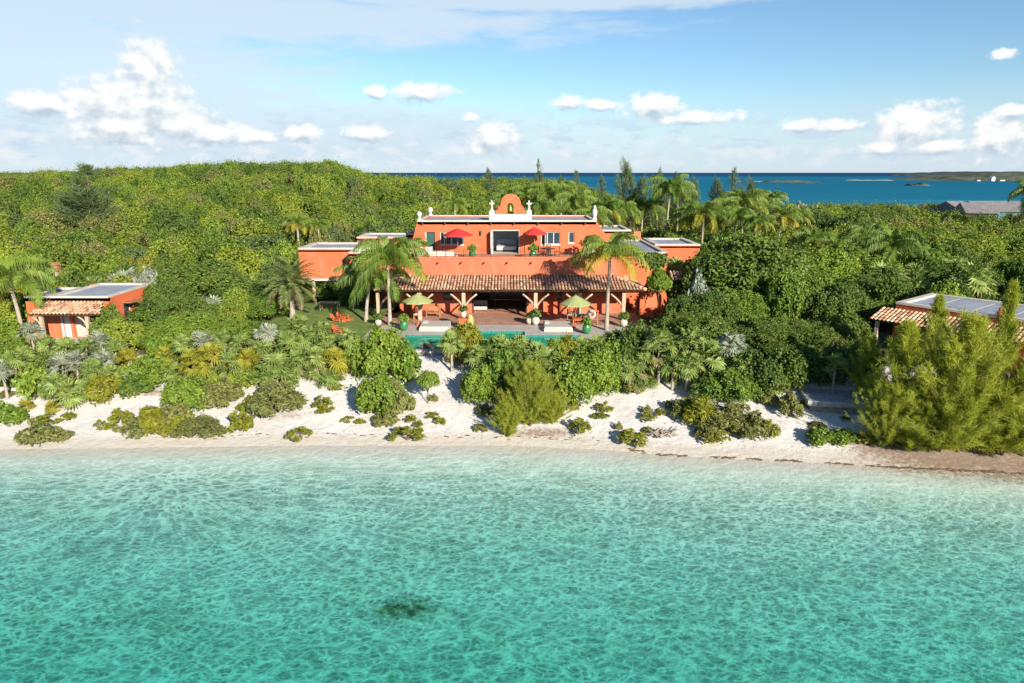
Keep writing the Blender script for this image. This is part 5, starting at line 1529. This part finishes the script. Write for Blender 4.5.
def plant_at(kind, q, h, wm, label=None, lean=0.0, seed=None, zone=None):
    nm, cat, desc = KIND[kind]
    r = prs if seed is None else np.random.RandomState(seed)
    ms = PR[kind]
    if isinstance(ms[0], list): ms = ms[0 if wm < 2.2 else 1 if wm < 4.4 else 2]
    me_ = ms[r.randint(len(ms))]
    root = empty(nm, q, r.uniform(0, 6.28))
    if kind in ('grape', 'darkbush', 'yellow', 'scrub', 'olive', 'silver', 'dune'):
        link('foliage', me_, root, scale=(wm / 2, wm / 2, h))
        link('stem', STEM[r.randint(2)], root, scale=(wm / 2, wm / 2, h * .95))
    elif kind in ('tree', 'litetree'):
        link('crown', me_, root, scale=(wm / 2, wm / 2, h)); link('trunk', TTR[r.randint(2)], root, scale=(wm / 2, wm / 2, h))
    elif kind.startswith('fan'):
        wm = wm * 1.22; th = max(.12, h - .42 * wm)
        link('trunk', FTR, root, scale=(.06 + .012 * wm, .06 + .012 * wm, th))
        link('crown', me_, root, loc=(0, 0, th), rot=(r.uniform(-.15, .15), r.uniform(-.15, .15), r.uniform(0, 6.28)), scale=(wm, wm, wm * .95))
    elif kind in ('coco', 'cocoyel', 'date'):
        root.rotation_euler = (0, 0, 0)
        rad = wm / 2 * (1.12 if kind != 'date' else 1.0)
        th = max(.3, h - rad * (.55 if kind != 'date' else .75))
        mb = MB(); n_ = 9
        k0 = (.16 if kind != 'date' else .26)
        mb.tube([(lean * (t_ ** 1.6), .0 + .15 * math.sin(t_ * 2.2), -.2 + (th + .25) * t_) for t_ in np.linspace(0, 1, n_)], [k0 * (1.35 - .2 * i) if i < 2 else k0 * (1.02 - .045 * i) for i in range(n_)], 9)
        mb.build('trunk', M['trunk'], root)
        cr = link('crown', me_, root, loc=(lean, .1, th), rot=(0, 0, r.uniform(0, 6.28)), scale=(rad, rad, rad))
        if kind != 'date':
            cb = MB()
            for i in range(5):
                a = i * 1.3
                cb.lathe([(0, -.13), (.09, -.07), (.11, 0), (.08, .09), (0, .13)], .22 * math.cos(a), .22 * math.sin(a), -.2, 8)
            if kind == 'coco' and rad > 1.5: cb.build('coconut', M['husk'], root, loc=(lean, .1, th))
    else:
        a, b_ = me_
        s_ = wm / (2 * (.55 if kind == 'casnear' else .30 if kind == 'casplume' else .27))
        link('trunk', a, root, scale=(s_, s_, h)); link('crown', b_, root, scale=(s_, s_, h))
    px, py = to_px(q.x, q.y, q.z)
    PLANTS.append(dict(o=root, kind=kind, px=px, py=py, x=q.x, y=q.y, h=h, w=wm, label=label, desc=desc, cat=cat, zone=zone))
    return root

P_ = plant
# -- casuarinas on the point
P_('casnear', 950, 322, 130, base=448, label='largest feathery casuarina on the point, in front of the hidden cottage', seed=1)
P_('casplume', 985, 283, 46, base=446, label='tall pointed casuarina plume rising before the grey flat roof', seed=2)
P_('casplume', 893, 322, 74, base=438, label='feathery casuarina closest to the plank platform, with upright pointed plumes', seed=3)
P_('casnear', 1022, 356, 120, base=456, label='feathery casuarina cut by the edge of the photo on the point', seed=5)
P_('casnear', 885, 388, 70, base=446, label='low casuarina spilling towards the plank platform', seed=4)
P_('casnear', 938, 384, 120, base=451, label='broad low casuarina at the foot of the largest one', seed=6)
P_('casnear', 1000, 386, 130, base=455, label='low bushy casuarina over the brown needle litter', seed=7)
P_('casplume', 957, 322, 60, base=452, label='pointed plume in the middle of the casuarina thicket', seed=14)
P_('casnear', 912, 412, 70, base=450, label='smallest casuarina, low over the needle litter', seed=10)
P_('casnear', 1062, 362, 130, base=452, label='feathery casuarina mostly beyond the edge of the photo', seed=8)
P_('casplume', 862, 336, 54, base=406, label='slender pale casuarina sapling behind the plank platform', seed=9)
P_('casplume', 928, 296, 44, Y=42, label='slim casuarina plume before the tiled eave of the hidden cottage', seed=12)
# -- shrubs and palms on the sand, from the cottage side to the platform
P_('olive', 40, 420, 36, base=442, label='small olive shrub alone on the sand, nearest the water below the cottage')
P_('olive', 62, 428, 22, base=440); P_('dune', 46, 414, 30, base=424); P_('dune', 70, 412, 14, base=420)
P_('grape', 6, 402, 36, base=424); P_('grape', 36, 366, 34, base=398); P_('grape', 12, 338, 46, Y=46.5); P_('grape', 2, 320, 50, Y=49)
P_('fangold', 27, 398, 16, base=409); P_('fangold', 53, 400, 16, base=411); P_('yellow', 108, 376, 38, base=400, label='rounded golden green bush on the open sand below the cottage')
for px, tp, w_, bs, k in ((58, 372, 30, 402, 'fan'), (72, 378, 34, 408, 'fan'), (85, 380, 26, 404, 'fan'), (66, 352, 30, 392, 'fansilver'), (50, 350, 30, 390, 'fan'), (80, 350, 28, 388, 'fansilver'), (96, 358, 28, 390, 'fan'),
                          (30, 345, 26, 388, 'fan'), (38, 320, 24, 372, 'fansilver'), (105, 348, 30, 380, 'fansilver'), (90, 337, 26, 378, 'fan'), (118, 338, 30, 372, 'fan'), (70, 336, 28, 378, 'fan'), (130, 346, 26, 374, 'fangold'),
                          (20, 350, 26, 395, 'fan'), (8, 360, 24, 400, 'fansilver'), (112, 364, 24, 388, 'fan'), (52, 334, 24, 374, 'fan'), (102, 330, 24, 368, 'fansilver')):
    P_(k, px, tp, w_, base=bs)
P_('grape', 155, 354, 46, base=382, label='low rounded green bush on the sand slope below the bright sea grape')
P_('grape', 190, 376, 48, base=408, label='green bush leaning over the brown litter below the golden fan palms')
P_('olive', 222, 382, 46, base=404); P_('yellow', 152, 408, 32, base=429, label='low yellow green bush above the long driftwood branch'); P_('olive', 176, 405, 34, base=427); P_('dune', 166, 418, 38, base=434); P_('yellow', 182, 416, 24, base=432)
P_('olive', 200, 418, 50, base=434); P_('olive', 140, 418, 36, base=434); P_('dune', 240, 412, 30, base=430); P_('dune', 250, 396, 22, base=412); P_('dune', 122, 408, 26, base=424)
P_('olive', 277, 382, 56, base=413, label='flat topped olive shrub alone in the middle of the sand slope')
P_('dune', 246, 420, 18, base=431); P_('dune', 322, 396, 20, base=408); P_('dune', 301, 426, 26, base=440, label='small lone tuft near the water, between two flat shrubs')
P_('dune', 408, 427, 36, base=440, label='small low shrub near the water below the dense pool side bush'); P_('dune', 326, 404, 18, base=413); P_('olive', 384, 412, 26, base=424)
for px, tp, w_, bs, k in ((168, 344, 30, 376, 'fangold'), (196, 348, 30, 386, 'fangold'), (214, 342, 34, 384, 'fangold'), (232, 350, 32, 386, 'fan'), (250, 346, 32, 382, 'fangold'), (205, 330, 30, 368, 'fansilver'), (226, 330, 28, 366, 'fan'),
                          (243, 332, 28, 370, 'fan'), (278, 352, 44, 386, 'fan'), (264, 340, 30, 372, 'fan'), (300, 348, 28, 378, 'fan'), (318, 346, 26, 380, 'fan'), (336, 346, 34, 378, 'fangold'), (352, 328, 24, 374, 'fan'), (290, 330, 34, 366, 'fan'),
                          (310, 326, 32, 362, 'fan'), (330, 334, 30, 364, 'fan'), (270, 322, 30, 358, 'fansilver'), (186, 334, 26, 374, 'fan'), (345, 338, 28, 366, 'fan'), (322, 320, 34, 356, 'fan'), (300, 314, 30, 352, 'fan')):
    P_(k, px, tp, w_, base=bs)
P_('grape', 386, 328, 62, Y=43.6, label='large dense green bush between the lawn and the pool corner'); P_('grape', 362, 338, 36, Y=44)
P_('grape', 380, 376, 52, base=412, label='dense green bush at the foot of the large one by the pool corner'); P_('olive', 398, 382, 34, base=414); P_('grape', 408, 346, 30, Y=43)
tiny_tree = P_('litetree', 428, 372, 26, base=404, label='tiny leaning tree alone on the bare sand below the pool')
# low rosettes and seedlings that knit the bank together
br_ = np.random.RandomState(44)
for i in range(64):
    px = br_.uniform(0, 352); bs = br_.uniform(364, 396) - (8 if px > 140 else 0)
    k = ('fan', 'fan', 'grape', 'fansilver', 'olive', 'scrub', 'fan', 'fangold')[br_.randint(8)]
    P_(k, px, bs - br_.uniform(12, 24), br_.uniform(18, 34), base=bs)
for i in range(30):
    px = br_.uniform(630, 800); bs = br_.uniform(368, 392)
    P_(('fan', 'darkbush', 'olive', 'fan', 'grape')[br_.randint(5)], px, bs - br_.uniform(12, 24), br_.uniform(16, 30), base=bs)
for i in range(46):
    px = br_.uniform(0, 860); bs = br_.uniform(388, 434) if px < 700 else br_.uniform(395, 438)
    P_(('dune', 'dune', 'olive')[br_.randint(3)], px, bs - br_.uniform(3, 8), br_.uniform(7, 18), base=bs, hmin=.15)
# -- below the pool
P_('fan', 452, 330, 28, base=372, label='slim fan palm standing alone in front of the pool'); P_('yellow', 466, 324, 40, base=362); P_('dune', 458, 326, 30, base=360)
for k, px, tp, w_, bs in (('grape', 480, 366, 44, 402), ('grape', 500, 350, 46, 396), ('casnear', 530, 366, 66, 426), ('casnear', 507, 400, 44, 436), ('casnear', 552, 394, 50, 424), ('grape', 572, 360, 56, 400), ('grape', 592, 352, 52, 394),
                          ('fan', 545, 346, 46, 388), ('fan', 520, 334, 38, 372), ('fan', 536, 342, 34, 380), ('yellow', 566, 338, 34, 372), ('grape', 556, 340, 34, 376), ('grape', 606, 342, 48, 384), ('darkbush', 622, 328, 46, 378), ('fan', 626, 358, 26, 392),
                          ('darkbush', 492, 338, 30, 372), ('fan', 502, 334, 30, 370), ('grape', 584, 346, 40, 380), ('darkbush', 520, 352, 40, 392), ('fan', 478, 344, 28, 380), ('darkbush', 640, 322, 44, 372), ('grape', 520, 392, 34, 416), ('fan', 512, 338, 30, 374),
                          ('fan', 596, 334, 30, 370), ('fan', 612, 330, 30, 368), ('fan', 580, 336, 28, 372), ('darkbush', 600, 346, 40, 388)):
    P_(k, px, tp, w_, base=bs)
for k, px, tp, w_, bs in (('dune', 580, 418, 24, 434), ('dune', 575, 400, 14, 410), ('dune', 632, 429, 34, 443), ('dune', 604, 402, 18, 412), ('dune', 600, 412, 18, 418), ('dune', 648, 412, 18, 420), ('dune', 440, 416, 14, 424), ('dune', 418, 420, 12, 428), ('dune', 660, 408, 14, 416), ('dune', 560, 404, 14, 414),
                          ('olive', 484, 404, 18, 414), ('dune', 372, 402, 14, 410), ('dune', 360, 418, 12, 424), ('dune', 292, 396, 14, 404), ('dune', 226, 428, 16, 434), ('dune', 100, 420, 12, 427)):
    P_(k, px, tp, w_, base=bs)
# -- by the shaded end of the veranda and the platform
for k, px, tp, w_, bs in (('fan', 658, 326, 40, 386), ('fan', 672, 350, 32, 390), ('fan', 686, 350, 32, 392), ('fan', 708, 340, 38, 382), ('fansilver', 728, 330, 34, 380), ('fan', 697, 383, 18, 404), ('grape', 722, 370, 50, 402), ('yellow', 700, 398, 40, 422), ('olive', 735, 402, 40, 424),
                          ('dune', 716, 428, 30, 441), ('olive', 750, 412, 34, 436), ('olive', 790, 394, 26, 416), ('olive', 768, 390, 22, 404), ('grape', 822, 428, 30, 443), ('grape', 846, 430, 30, 442), ('fan', 832, 352, 28, 394), ('fan', 812, 346, 26, 384), ('olive', 680, 400, 24, 416),
                          ('olive', 720, 412, 50, 432), ('dune', 690, 402, 20, 414), ('grape', 742, 380, 36, 400), ('dune', 770, 420, 22, 436), ('fan', 690, 326, 36, 370), ('fan', 642, 350, 30, 388), ('grape', 880, 428, 26, 446), ('dune', 864, 432, 20, 444), ('fan', 868, 360, 24, 398), ('fan', 740, 350, 32, 388)):
    P_(k, px, tp, w_, base=bs)
for k, px, tp, w_, bs in (('darkbush', 756, 352, 50, 392), ('darkbush', 786, 350, 50, 388), ('darkbush', 770, 366, 40, 394), ('tree', 800, 345, 46, 384), ('fan', 790, 362, 26, 390), ('fan', 850, 348, 28, 386), ('darkbush', 826, 348, 44, 382), ('darkbush', 852, 340, 40, 384)):
    P_(k, px, tp, w_, base=bs)
# -- big trees beside the villa
P_('tree', 748, 236, 128, Y=60, label='largest dark broadleaf tree beside the shaded side wing of the villa')
for k, px, tp, w_, Y in (('tree', 700, 292, 74, 52), ('litetree', 792, 268, 84, 56), ('tree', 828, 284, 76, 53), ('tree', 765, 318, 78, 49), ('tree', 806, 322, 66, 48.5), ('litetree', 736, 292, 70, 53), ('tree', 676, 312, 56, 50), ('tree', 712, 330, 54, 47.5), ('tree', 846, 314, 50, 49),
                         ('tree', 780, 340, 60, 46.8), ('darkbush', 740, 346, 46, 46.5), ('tree', 706, 258, 46, 62), ('litetree', 820, 250, 80, 66), ('tree', 860, 276, 70, 60), ('tree', 870, 300, 60, 55), ('litetree', 842, 246, 60, 70)):
    P_(k, px, tp, w_, Y=Y)
small_tree = P_('litetree', 657, 269, 26, Y=57.2, label='small leafy tree with a thin bare trunk in front of the orange garden arch')
for ch_ in small_tree.children + tiny_tree.children:
    if ch_.name.startswith('crown'): ch_.location.z, ch_.scale.z = ch_.scale.z * .5, ch_.scale.z * .5
P_('silver', 696, 274, 24, Y=56, label='silver leaved shrub among the dark trees beside the side wing')
# -- around the lawn and cottage
P_('date', 293, 257, 72, Y=57.5, label='round headed feather palm standing at the edge of the lawn')
P_('litetree', 186, 314, 76, Y=50, label='big bright yellow green sea grape between the cottage and the lawn')
for k, px, tp, w_, Y in (('litetree', 228, 318, 60, 50.5), ('tree', 205, 262, 96, 63), ('tree', 168, 282, 56, 57), ('tree', 240, 282, 66, 62), ('litetree', 262, 296, 60, 58), ('darkbush', 150, 302, 44, 53), ('litetree', 160, 330, 46, 48.5), ('tree', 258, 322, 44, 52), ('grape', 246, 336, 40, 48.5),
                         ('tree', 330, 262, 60, 71), ('tree', 345, 268, 56, 68.5), ('darkbush', 322, 288, 40, 67), ('darkbush', 352, 280, 44, 66), ('darkbush', 305, 296, 36, 66.3), ('grape', 318, 250, 40, 73.5), ('darkbush', 362, 276, 40, 63.8), ('grape', 270, 334, 36, 49.5), ('grape', 214, 340, 40, 48)):
    P_(k, px, tp, w_, Y=Y)
P_('darkbush', 110, 306, 38, Y=49.6, label='dense green creeper mound at the corner of the tiled porch')
P_('silver', 152, 270, 32, Y=61, label='pale silver shrub just behind the cottage roof')
P_('silver', 140, 280, 24, Y=59)
P_('coco', 24, 254, 84, Y=50, lean=-.5, label='coconut palm beside the tiled porch with one yellow frond')
P_('coco', 366, 258, 70, Y=56.5, lean=.5, label='leaning coconut palm on the lawn at the corner of the veranda')
P_('coco', 390, 236, 80, Y=55.2, lean=0, label='coconut palm at the veranda corner by the green pot')
P_('cocoyel', 606.5, 232, 74, Y=53.4, lean=.1, label='coconut palm at the pool corner with yellow hanging fronds')
P_('grape', 420, 243, 20, Y=62.4) if False else None
pot(420, 62.0, 1.25, 'pot with a round yellow green bush at the cottage end of the roof terrace', M['stone'], 'large pots at the ends of the roof terrace', z=ZT, plant_r=.85)
pot(590, 62.0, 1.3, 'pot with a dark leafy bush at the far end of the roof terrace', M['stone'], 'large pots at the ends of the roof terrace', z=ZT, plant_r=.8)
# climbers
vr = np.random.RandomState(9)
n_ = 700
cx_ = XP(654, 63.9, 7); cen = np.stack([cx_ + vr.normal(0, .5, n_), 63.85 - np.abs(vr.normal(0, .14, n_)), 7.05 + vr.normal(0, .30, n_)], -1)
cen[:, 2] = np.where(cen[:, 2] > 7.7, 7.7 + (cen[:, 2] - 7.7) * .3, cen[:, 2])
vn_ = tag(empty('climbing_vine', (cx_, 63.85, 6.2)), 'dark green climbing plant hanging on the sunny side wing', 'vine')
o = link('foliage', leaves('vine_foliage', cen, np.tile((0, -1., .3), (n_, 1)), .2, 1.5, vr, M['dark_leaf']), vn_); ploc(o, vn_)
# -- palms and casuarinas behind the villa and along the back shore
for k, px, tp, w_, Y, ln in (('coco', 664, 174, 52, 92, .3), ('coco', 740, 188, 50, 90, -.2), ('cocoyel', 717, 198, 42, 86, .2), ('cocoyel', 700, 200, 46, 84, 0), ('coco', 757, 196, 40, 96, .3), ('coco', 768, 190, 30, 104, 0), ('cocoyel', 776, 204, 40, 92, .2), ('cocoyel', 690, 206, 40, 88, -.3),
                             ('coco', 602, 196, 44, 84, .2), ('coco', 548, 182, 44, 90, 0), ('coco', 572, 190, 44, 84, .3), ('coco', 528, 184, 42, 96, -.2), ('coco', 588, 206, 40, 78, .2), ('coco', 455, 196, 30, 92, .1), ('coco', 618, 200, 40, 92, 0), ('coco', 560, 180, 34, 104, .2),
                             ('cocoyel', 806, 228, 50, 78, .2), ('cocoyel', 832, 236, 40, 74, -.2), ('coco', 884, 226, 66, 74, .3), ('cocoyel', 926, 244, 40, 76, .2), ('coco', 860, 224, 44, 84, 0), ('cocoyel', 1022, 180, 40, 110, 0), ('cocoyel', 300, 214, 30, 84, 0), ('coco', 320, 218, 26, 88, 0),
                             ('coco', 640, 196, 40, 96, .1), ('coco', 676, 184, 34, 104, -.2), ('coco', 730, 206, 36, 84, .2), ('cocoyel', 752, 212, 36, 82, .1), ('coco', 790, 206, 34, 100, .2), ('coco', 505, 190, 34, 94, .1), ('coco', 540, 200, 36, 80, .1)):
    P_(k, px, tp, w_, Y=Y, lean=ln)
for px, tp, w_, Y in ((621, 160, 30, 96), (655, 170, 26, 104), (640, 176, 24, 110), (728, 170, 26, 108), (712, 178, 24, 112), (575, 172, 18, 120), (600, 178, 20, 112), (538, 160, 12, 150), (488, 168, 12, 160), (97, 166, 62, 100), (86, 178, 40, 104), (745, 178, 20, 118), (690, 178, 20, 114), (672, 174, 18, 120), (1021, 178, 16, 118), (560, 176, 16, 126)):
    P_('casfar', px, tp, w_, Y=Y)
P_('silver', 800, 205, 60, Y=118) 
for px, tp, w_, Y in ((812, 208, 30, 112), (846, 212, 26, 104)): P_('tree', px, tp, w_ * 1.6, Y=Y)

# ------------------------------------------------------------------ the rest of the wood: near plants one by one, the far slopes as one mass
def limit(px):   # highest row that plants standing nearer than the buildings may reach
    return np.interp(px, [0, 22, 26, 110, 120, 150, 155, 245, 300, 308, 392, 398, 622, 640, 668, 700, 1024], [300, 305, 338, 338, 318, 318, 300, 300, 318, 352, 352, 356, 356, 330, 318, 290, 290])
def blocked(x, y):
    if -12.6 < x < 12.6 and 46.5 < y < 73.5: return True
    if -22 < x < 15.5 and 61 < y < 85 and not (x < -10 and y > 75): return True
    if -22.2 < x < -9 and 49.0 < y < 67: return True
    if -38 < x < -29.4 and 46.0 < y < 58.5: return True
    a_ = R(-52); dx, dy = x - 32.5, y - 52.2
    u, v = dx * math.cos(a_) + dy * math.sin(a_), -dx * math.sin(a_) + dy * math.cos(a_)
    if -2 < u < 14 and -9.5 < v < 1: return True
    if 13.5 < x < 20 and y < 44.5: return True
    if 10 < x < 15.2 and 51 < y < 64: return True
    return False
fr_s = np.random.RandomState(21)
taken = [(p_['x'], p_['y'], p_['w'] / 2) for p_ in PLANTS if p_['kind'] not in ('coco', 'cocoyel', 'casfar')]
def fill(x0, x1, y0, y1, st, kinds, hs, ws, n_max, big=False):
    n_ = 0
    cand = [(x0 + (i + fr_s.rand()) * st, y0 + (j + fr_s.rand()) * st) for i in range(int((x1 - x0) / st)) for j in range(int((y1 - y0) / st))]
    cand.sort(key=lambda c_: c_[1])
    for x, y in cand:
        if n_ >= n_max: break
        if blocked(x, y) or y - float(shore(x)) < 11.3: continue
        if any((x - a) ** 2 + (y - b_) ** 2 < (max(rr_, .8) * .62 + st * .28) ** 2 for a, b_, rr_ in taken): continue
        z = Hh(x, y); px, py = to_px(x, y, z)
        if px < -45 or px > 1065: continue
        h = fr_s.uniform(*hs); w_ = fr_s.uniform(*ws)
        lim = limit(px)
        zt = CAM_H - y * math.tan(PITCH + math.atan((lim - 341.5) / F))
        if (x < 0 and y < 67) or (x > 0 and y < 56):
            if zt - z < .7 and 300 < py: 
                if py > lim + 4: h = min(h, max(.5, zt - z))
            h = min(h, max(.6, zt - z)) if y < 50 or (300 < px < 660) else h
        k = kinds[fr_s.randint(len(kinds))]
        plant_at(k, Vector((x, y, z)), h, w_ if h > 1 else min(w_, 1.8))
        taken.append((x, y, w_ / 2)); n_ += 1
fill(-52, -9, 45.5, 70, 2.6, ['grape', 'scrub', 'scrub', 'darkbush', 'yellow', 'scrub', 'fan', 'fansilver', 'tree'], (2.0, 3.4), (2.6, 4.0), 130)
fill(12, 58, 44.5, 86, 3.3, ['tree', 'darkbush', 'scrub', 'litetree', 'tree', 'grape', 'scrub', 'fan'], (3.0, 4.8), (3.2, 5.2), 150)
fill(-14, 14, 78, 90, 3.0, ['scrub', 'grape', 'fan', 'darkbush'], (2.2, 3.4), (2.6, 4.0), 30)
fill(-70, -20, 70, 86, 3.0, ['scrub', 'scrub', 'grape', 'fansilver', 'scrub', 'yellow', 'darkbush', 'tree'], (2.0, 3.4), (2.8, 4.2), 110)

# labels: what it looks like, where it stands, and its turn along the row of its likes
ORD = 'first second third fourth fifth sixth seventh eighth ninth tenth eleventh twelfth thirteenth fourteenth fifteenth sixteenth seventeenth eighteenth nineteenth twentieth'.split()
ORD += ['twenty-' + s_ for s_ in ORD[:9]] + ['thirtieth'] + ['thirty-' + s_ for s_ in ORD[:9]]
def zone_of(p_):
    x, y = p_['x'], p_['y']; t_ = y - float(shore(x)); L_ = x < 2
    if t_ < 10.3:
        for lim_, s_ in ((-24, 'on the sand below the cottage'), (-12, 'on the sand below the lawn'), (-2, 'on the sand below the pool'), (6.5, 'on the sand bank below the daybeds'), (13.5, 'on the sand near the dead branches'), (99, 'on the sand by the plank platform')):
            if x < lim_: return s_
    if y < 51.5:
        for lim_, s_ in ((-38, 'beyond the tiled porch'), (-26, 'in front of the cottage'), (-10.5, 'between the beach and the lawn'), (7, 'along the edge of the pool'), (14, 'near the shaded veranda end'), (22, 'behind the plank platform'), (99, 'among the casuarinas')):
            if x < lim_: return s_
    if y < 69:
        for lim_, s_ in ((-38, 'on the flat beyond the cottage'), (-29, 'just behind the cottage'), (-10, 'between cottage and villa'), (10, 'beside the villa'), (22, 'beside the shaded side wing'), (99, 'inland of the casuarinas')):
            if x < lim_: return s_
    if y < 90:
        for lim_, s_ in ((-42, 'on the slope above the tiled porch'), (-18, 'on the slope above the cottage'), (15, 'behind the villa'), (30, 'behind the side wing'), (99, 'before the grey houses')):
            if x < lim_: return s_
    return 'on the hillside far off' if x < -25 else 'far behind the bell gable' if x < 8 else 'in the row before the bay'
def size_of(p_):
    h, w_ = p_['h'], p_['w']
    if p_['cat'] == 'palm': return 'tall' if h > 5.5 else 'low' if h < 1.7 else ''
    if h > 1.3 * w_: return 'tall narrow'
    if w_ > 4.2: return 'broad'
    if h < .45 * w_: return 'low flat'
    if w_ < 1.1: return 'small'
    return 'rounded'
grp = {}
for p_ in PLANTS:
    p_['zone'] = p_['zone'] or zone_of(p_)
    p_['what'] = (size_of(p_) + ' ' + p_['desc']).strip()
    if not p_['label']: grp.setdefault((p_['what'], p_['zone']), []).append(p_)
for (what, zone), ps in grp.items():
    ps.sort(key=lambda q_: q_['px'])
    for i, p_ in enumerate(ps):
        to = 'towards the villa' if p_['x'] < -4 else 'towards the point'
        if len(ps) == 1: p_['label'] = f'{what} {zone}'
        elif i == len(ps) - 1 and len(ps) < 4: p_['label'] = f'last {what} {zone} {to}'
        else: p_['label'] = f'{ORD[min(i, 38)]} {what} {zone} {to}'
for p_ in PLANTS:
    tag(p_['o'], p_['label'], p_['cat'], p_['desc'] + 's ' + p_['zone'])

# far woods: instanced clumps, one object per wood
protos = bpy.data.collections.new('wood_clumps')
def clump_proto(seed, mt, nl=420, size=.22, nlobe=9):
    me_ = bush_mesh(seed, nlobe, nl, size, mt, .24, .42, .2, 1.4, .15, nsub=7, zs=1.7)
    o_ = bpy.data.objects.new('clump', me_); protos.objects.link(o_)
for i in range(4): clump_proto(200 + i, M['scrub'], 4500, .062, 8)
clump_proto(210, M['grape'], 4500, .062); clump_proto(211, M['dark_leaf'], 4500, .062, 10); clump_proto(212, M['olive'], 4000, .062); clump_proto(213, M['scrub'], 4500, .062, 7); clump_proto(214, M['casfar'], 3600, .062, 9)
def wood(name, pts, scl, label):
    me_ = bpy.data.meshes.new(name)
    me_.vertices.add(len(pts)); me_.vertices.foreach_set('co', np.asarray(pts, np.float32).ravel())
    a = me_.attributes.new('scl', 'FLOAT_VECTOR', 'POINT'); a.data.foreach_set('vector', np.asarray(scl, np.float32).ravel())
    o_ = link(name, me_)
    g = bpy.data.node_groups.new(name, 'GeometryNodeTree')
    g.interface.new_socket('Geometry', in_out='INPUT', socket_type='NodeSocketGeometry'); g.interface.new_socket('Geometry', in_out='OUTPUT', socket_type='NodeSocketGeometry')
    N = g.nodes; gi, go = N.new('NodeGroupInput'), N.new('NodeGroupOutput')
    ip = N.new('GeometryNodeInstanceOnPoints'); ci = N.new('GeometryNodeCollectionInfo')
    ci.inputs['Collection'].default_value = protos; ci.inputs['Separate Children'].default_value = True; ci.inputs['Reset Children'].default_value = True
    ip.inputs['Pick Instance'].default_value = True
    rv = N.new('FunctionNodeRandomValue'); rv.data_type = 'FLOAT_VECTOR'
    rv.inputs[0].default_value = (-.15, -.15, 0); rv.inputs[1].default_value = (.15, .15, 6.283)
    ri = N.new('FunctionNodeRandomValue'); ri.data_type = 'INT'; ri.inputs[4].default_value = 0; ri.inputs[5].default_value = 8 if 'hill' in name else 6
    na = N.new('GeometryNodeInputNamedAttribute'); na.data_type = 'FLOAT_VECTOR'; na.inputs[0].default_value = 'scl'
    g.links.new(gi.outputs[0], ip.inputs['Points']); g.links.new(ci.outputs[0], ip.inputs['Instance'])
    g.links.new(rv.outputs[0], ip.inputs['Rotation']); g.links.new(ri.outputs[2], ip.inputs['Instance Index']); g.links.new(na.outputs[0], ip.inputs['Scale'])
    g.links.new(ip.outputs[0], go.inputs[0])
    md = o_.modifiers.new('scatter', 'NODES'); md.node_group = g
    return tag(o_, label, 'woodland', kind='stuff')
wr = np.random.RandomState(31)
def scatter(x0, x1, y0, y1, n_, hs, ws, keep):
    x = wr.uniform(x0, x1, n_); y = y0 + (y1 - y0) * wr.uniform(0, 1, n_) ** 1.0
    z = height(x, y)
    px = 512 + x * F / (y * math.cos(PITCH) + (CAM_H - z) * math.sin(PITCH))
    ok = (px > -160) & (px < 1184) & (z > .6) & keep(x, y)
    x, y, z = x[ok], y[ok], z[ok]
    h = wr.uniform(*hs, len(x)); w_ = wr.uniform(*ws, len(x)) / 2
    return np.stack([x, y, z - .15], -1), np.stack([w_, w_, h], -1)
notbuilt = np.vectorize(lambda x, y: not blocked(x, y))
p1, s1_ = scatter(-330, 45, 69, 330, 9500, (2.4, 5.4), (3.4, 7.0), lambda x, y: (x / y < .16) & ((y > 84) | ((x < -22) & (y > 72)) | (x < -60)) & notbuilt(x, y))
wood('hill_scrub', p1, s1_, 'dense yellow green scrub covering the hill behind the villa')
p2, s2_ = scatter(10, 300, 72, 215, 6500, (3.0, 5.4), (3.4, 6.6), lambda x, y: (x / y >= .16) & (y > 82) & notbuilt(x, y) & ~((x > 70) & (x < 125) & (y > 132) & (y < 165) & (x / y > .56)))
wood('shore_wood', p2, s2_, 'dense dark green wood on the flat land before the bay')
p3, s3_ = scatter(-150, 150, 44, 74, 2600, (1.0, 2.2), (1.6, 3.0), lambda x, y: (y - shore(x) > 12.5) & notbuilt(x, y) & ((x < -9) | (x > 9)) & ~((x > -22) & (x < -9)) & ~((x < -24) & (x > -40) & (y < 50)))
wood('undergrowth', p3, s3_ * .8, 'low leafy undergrowth between the trees')
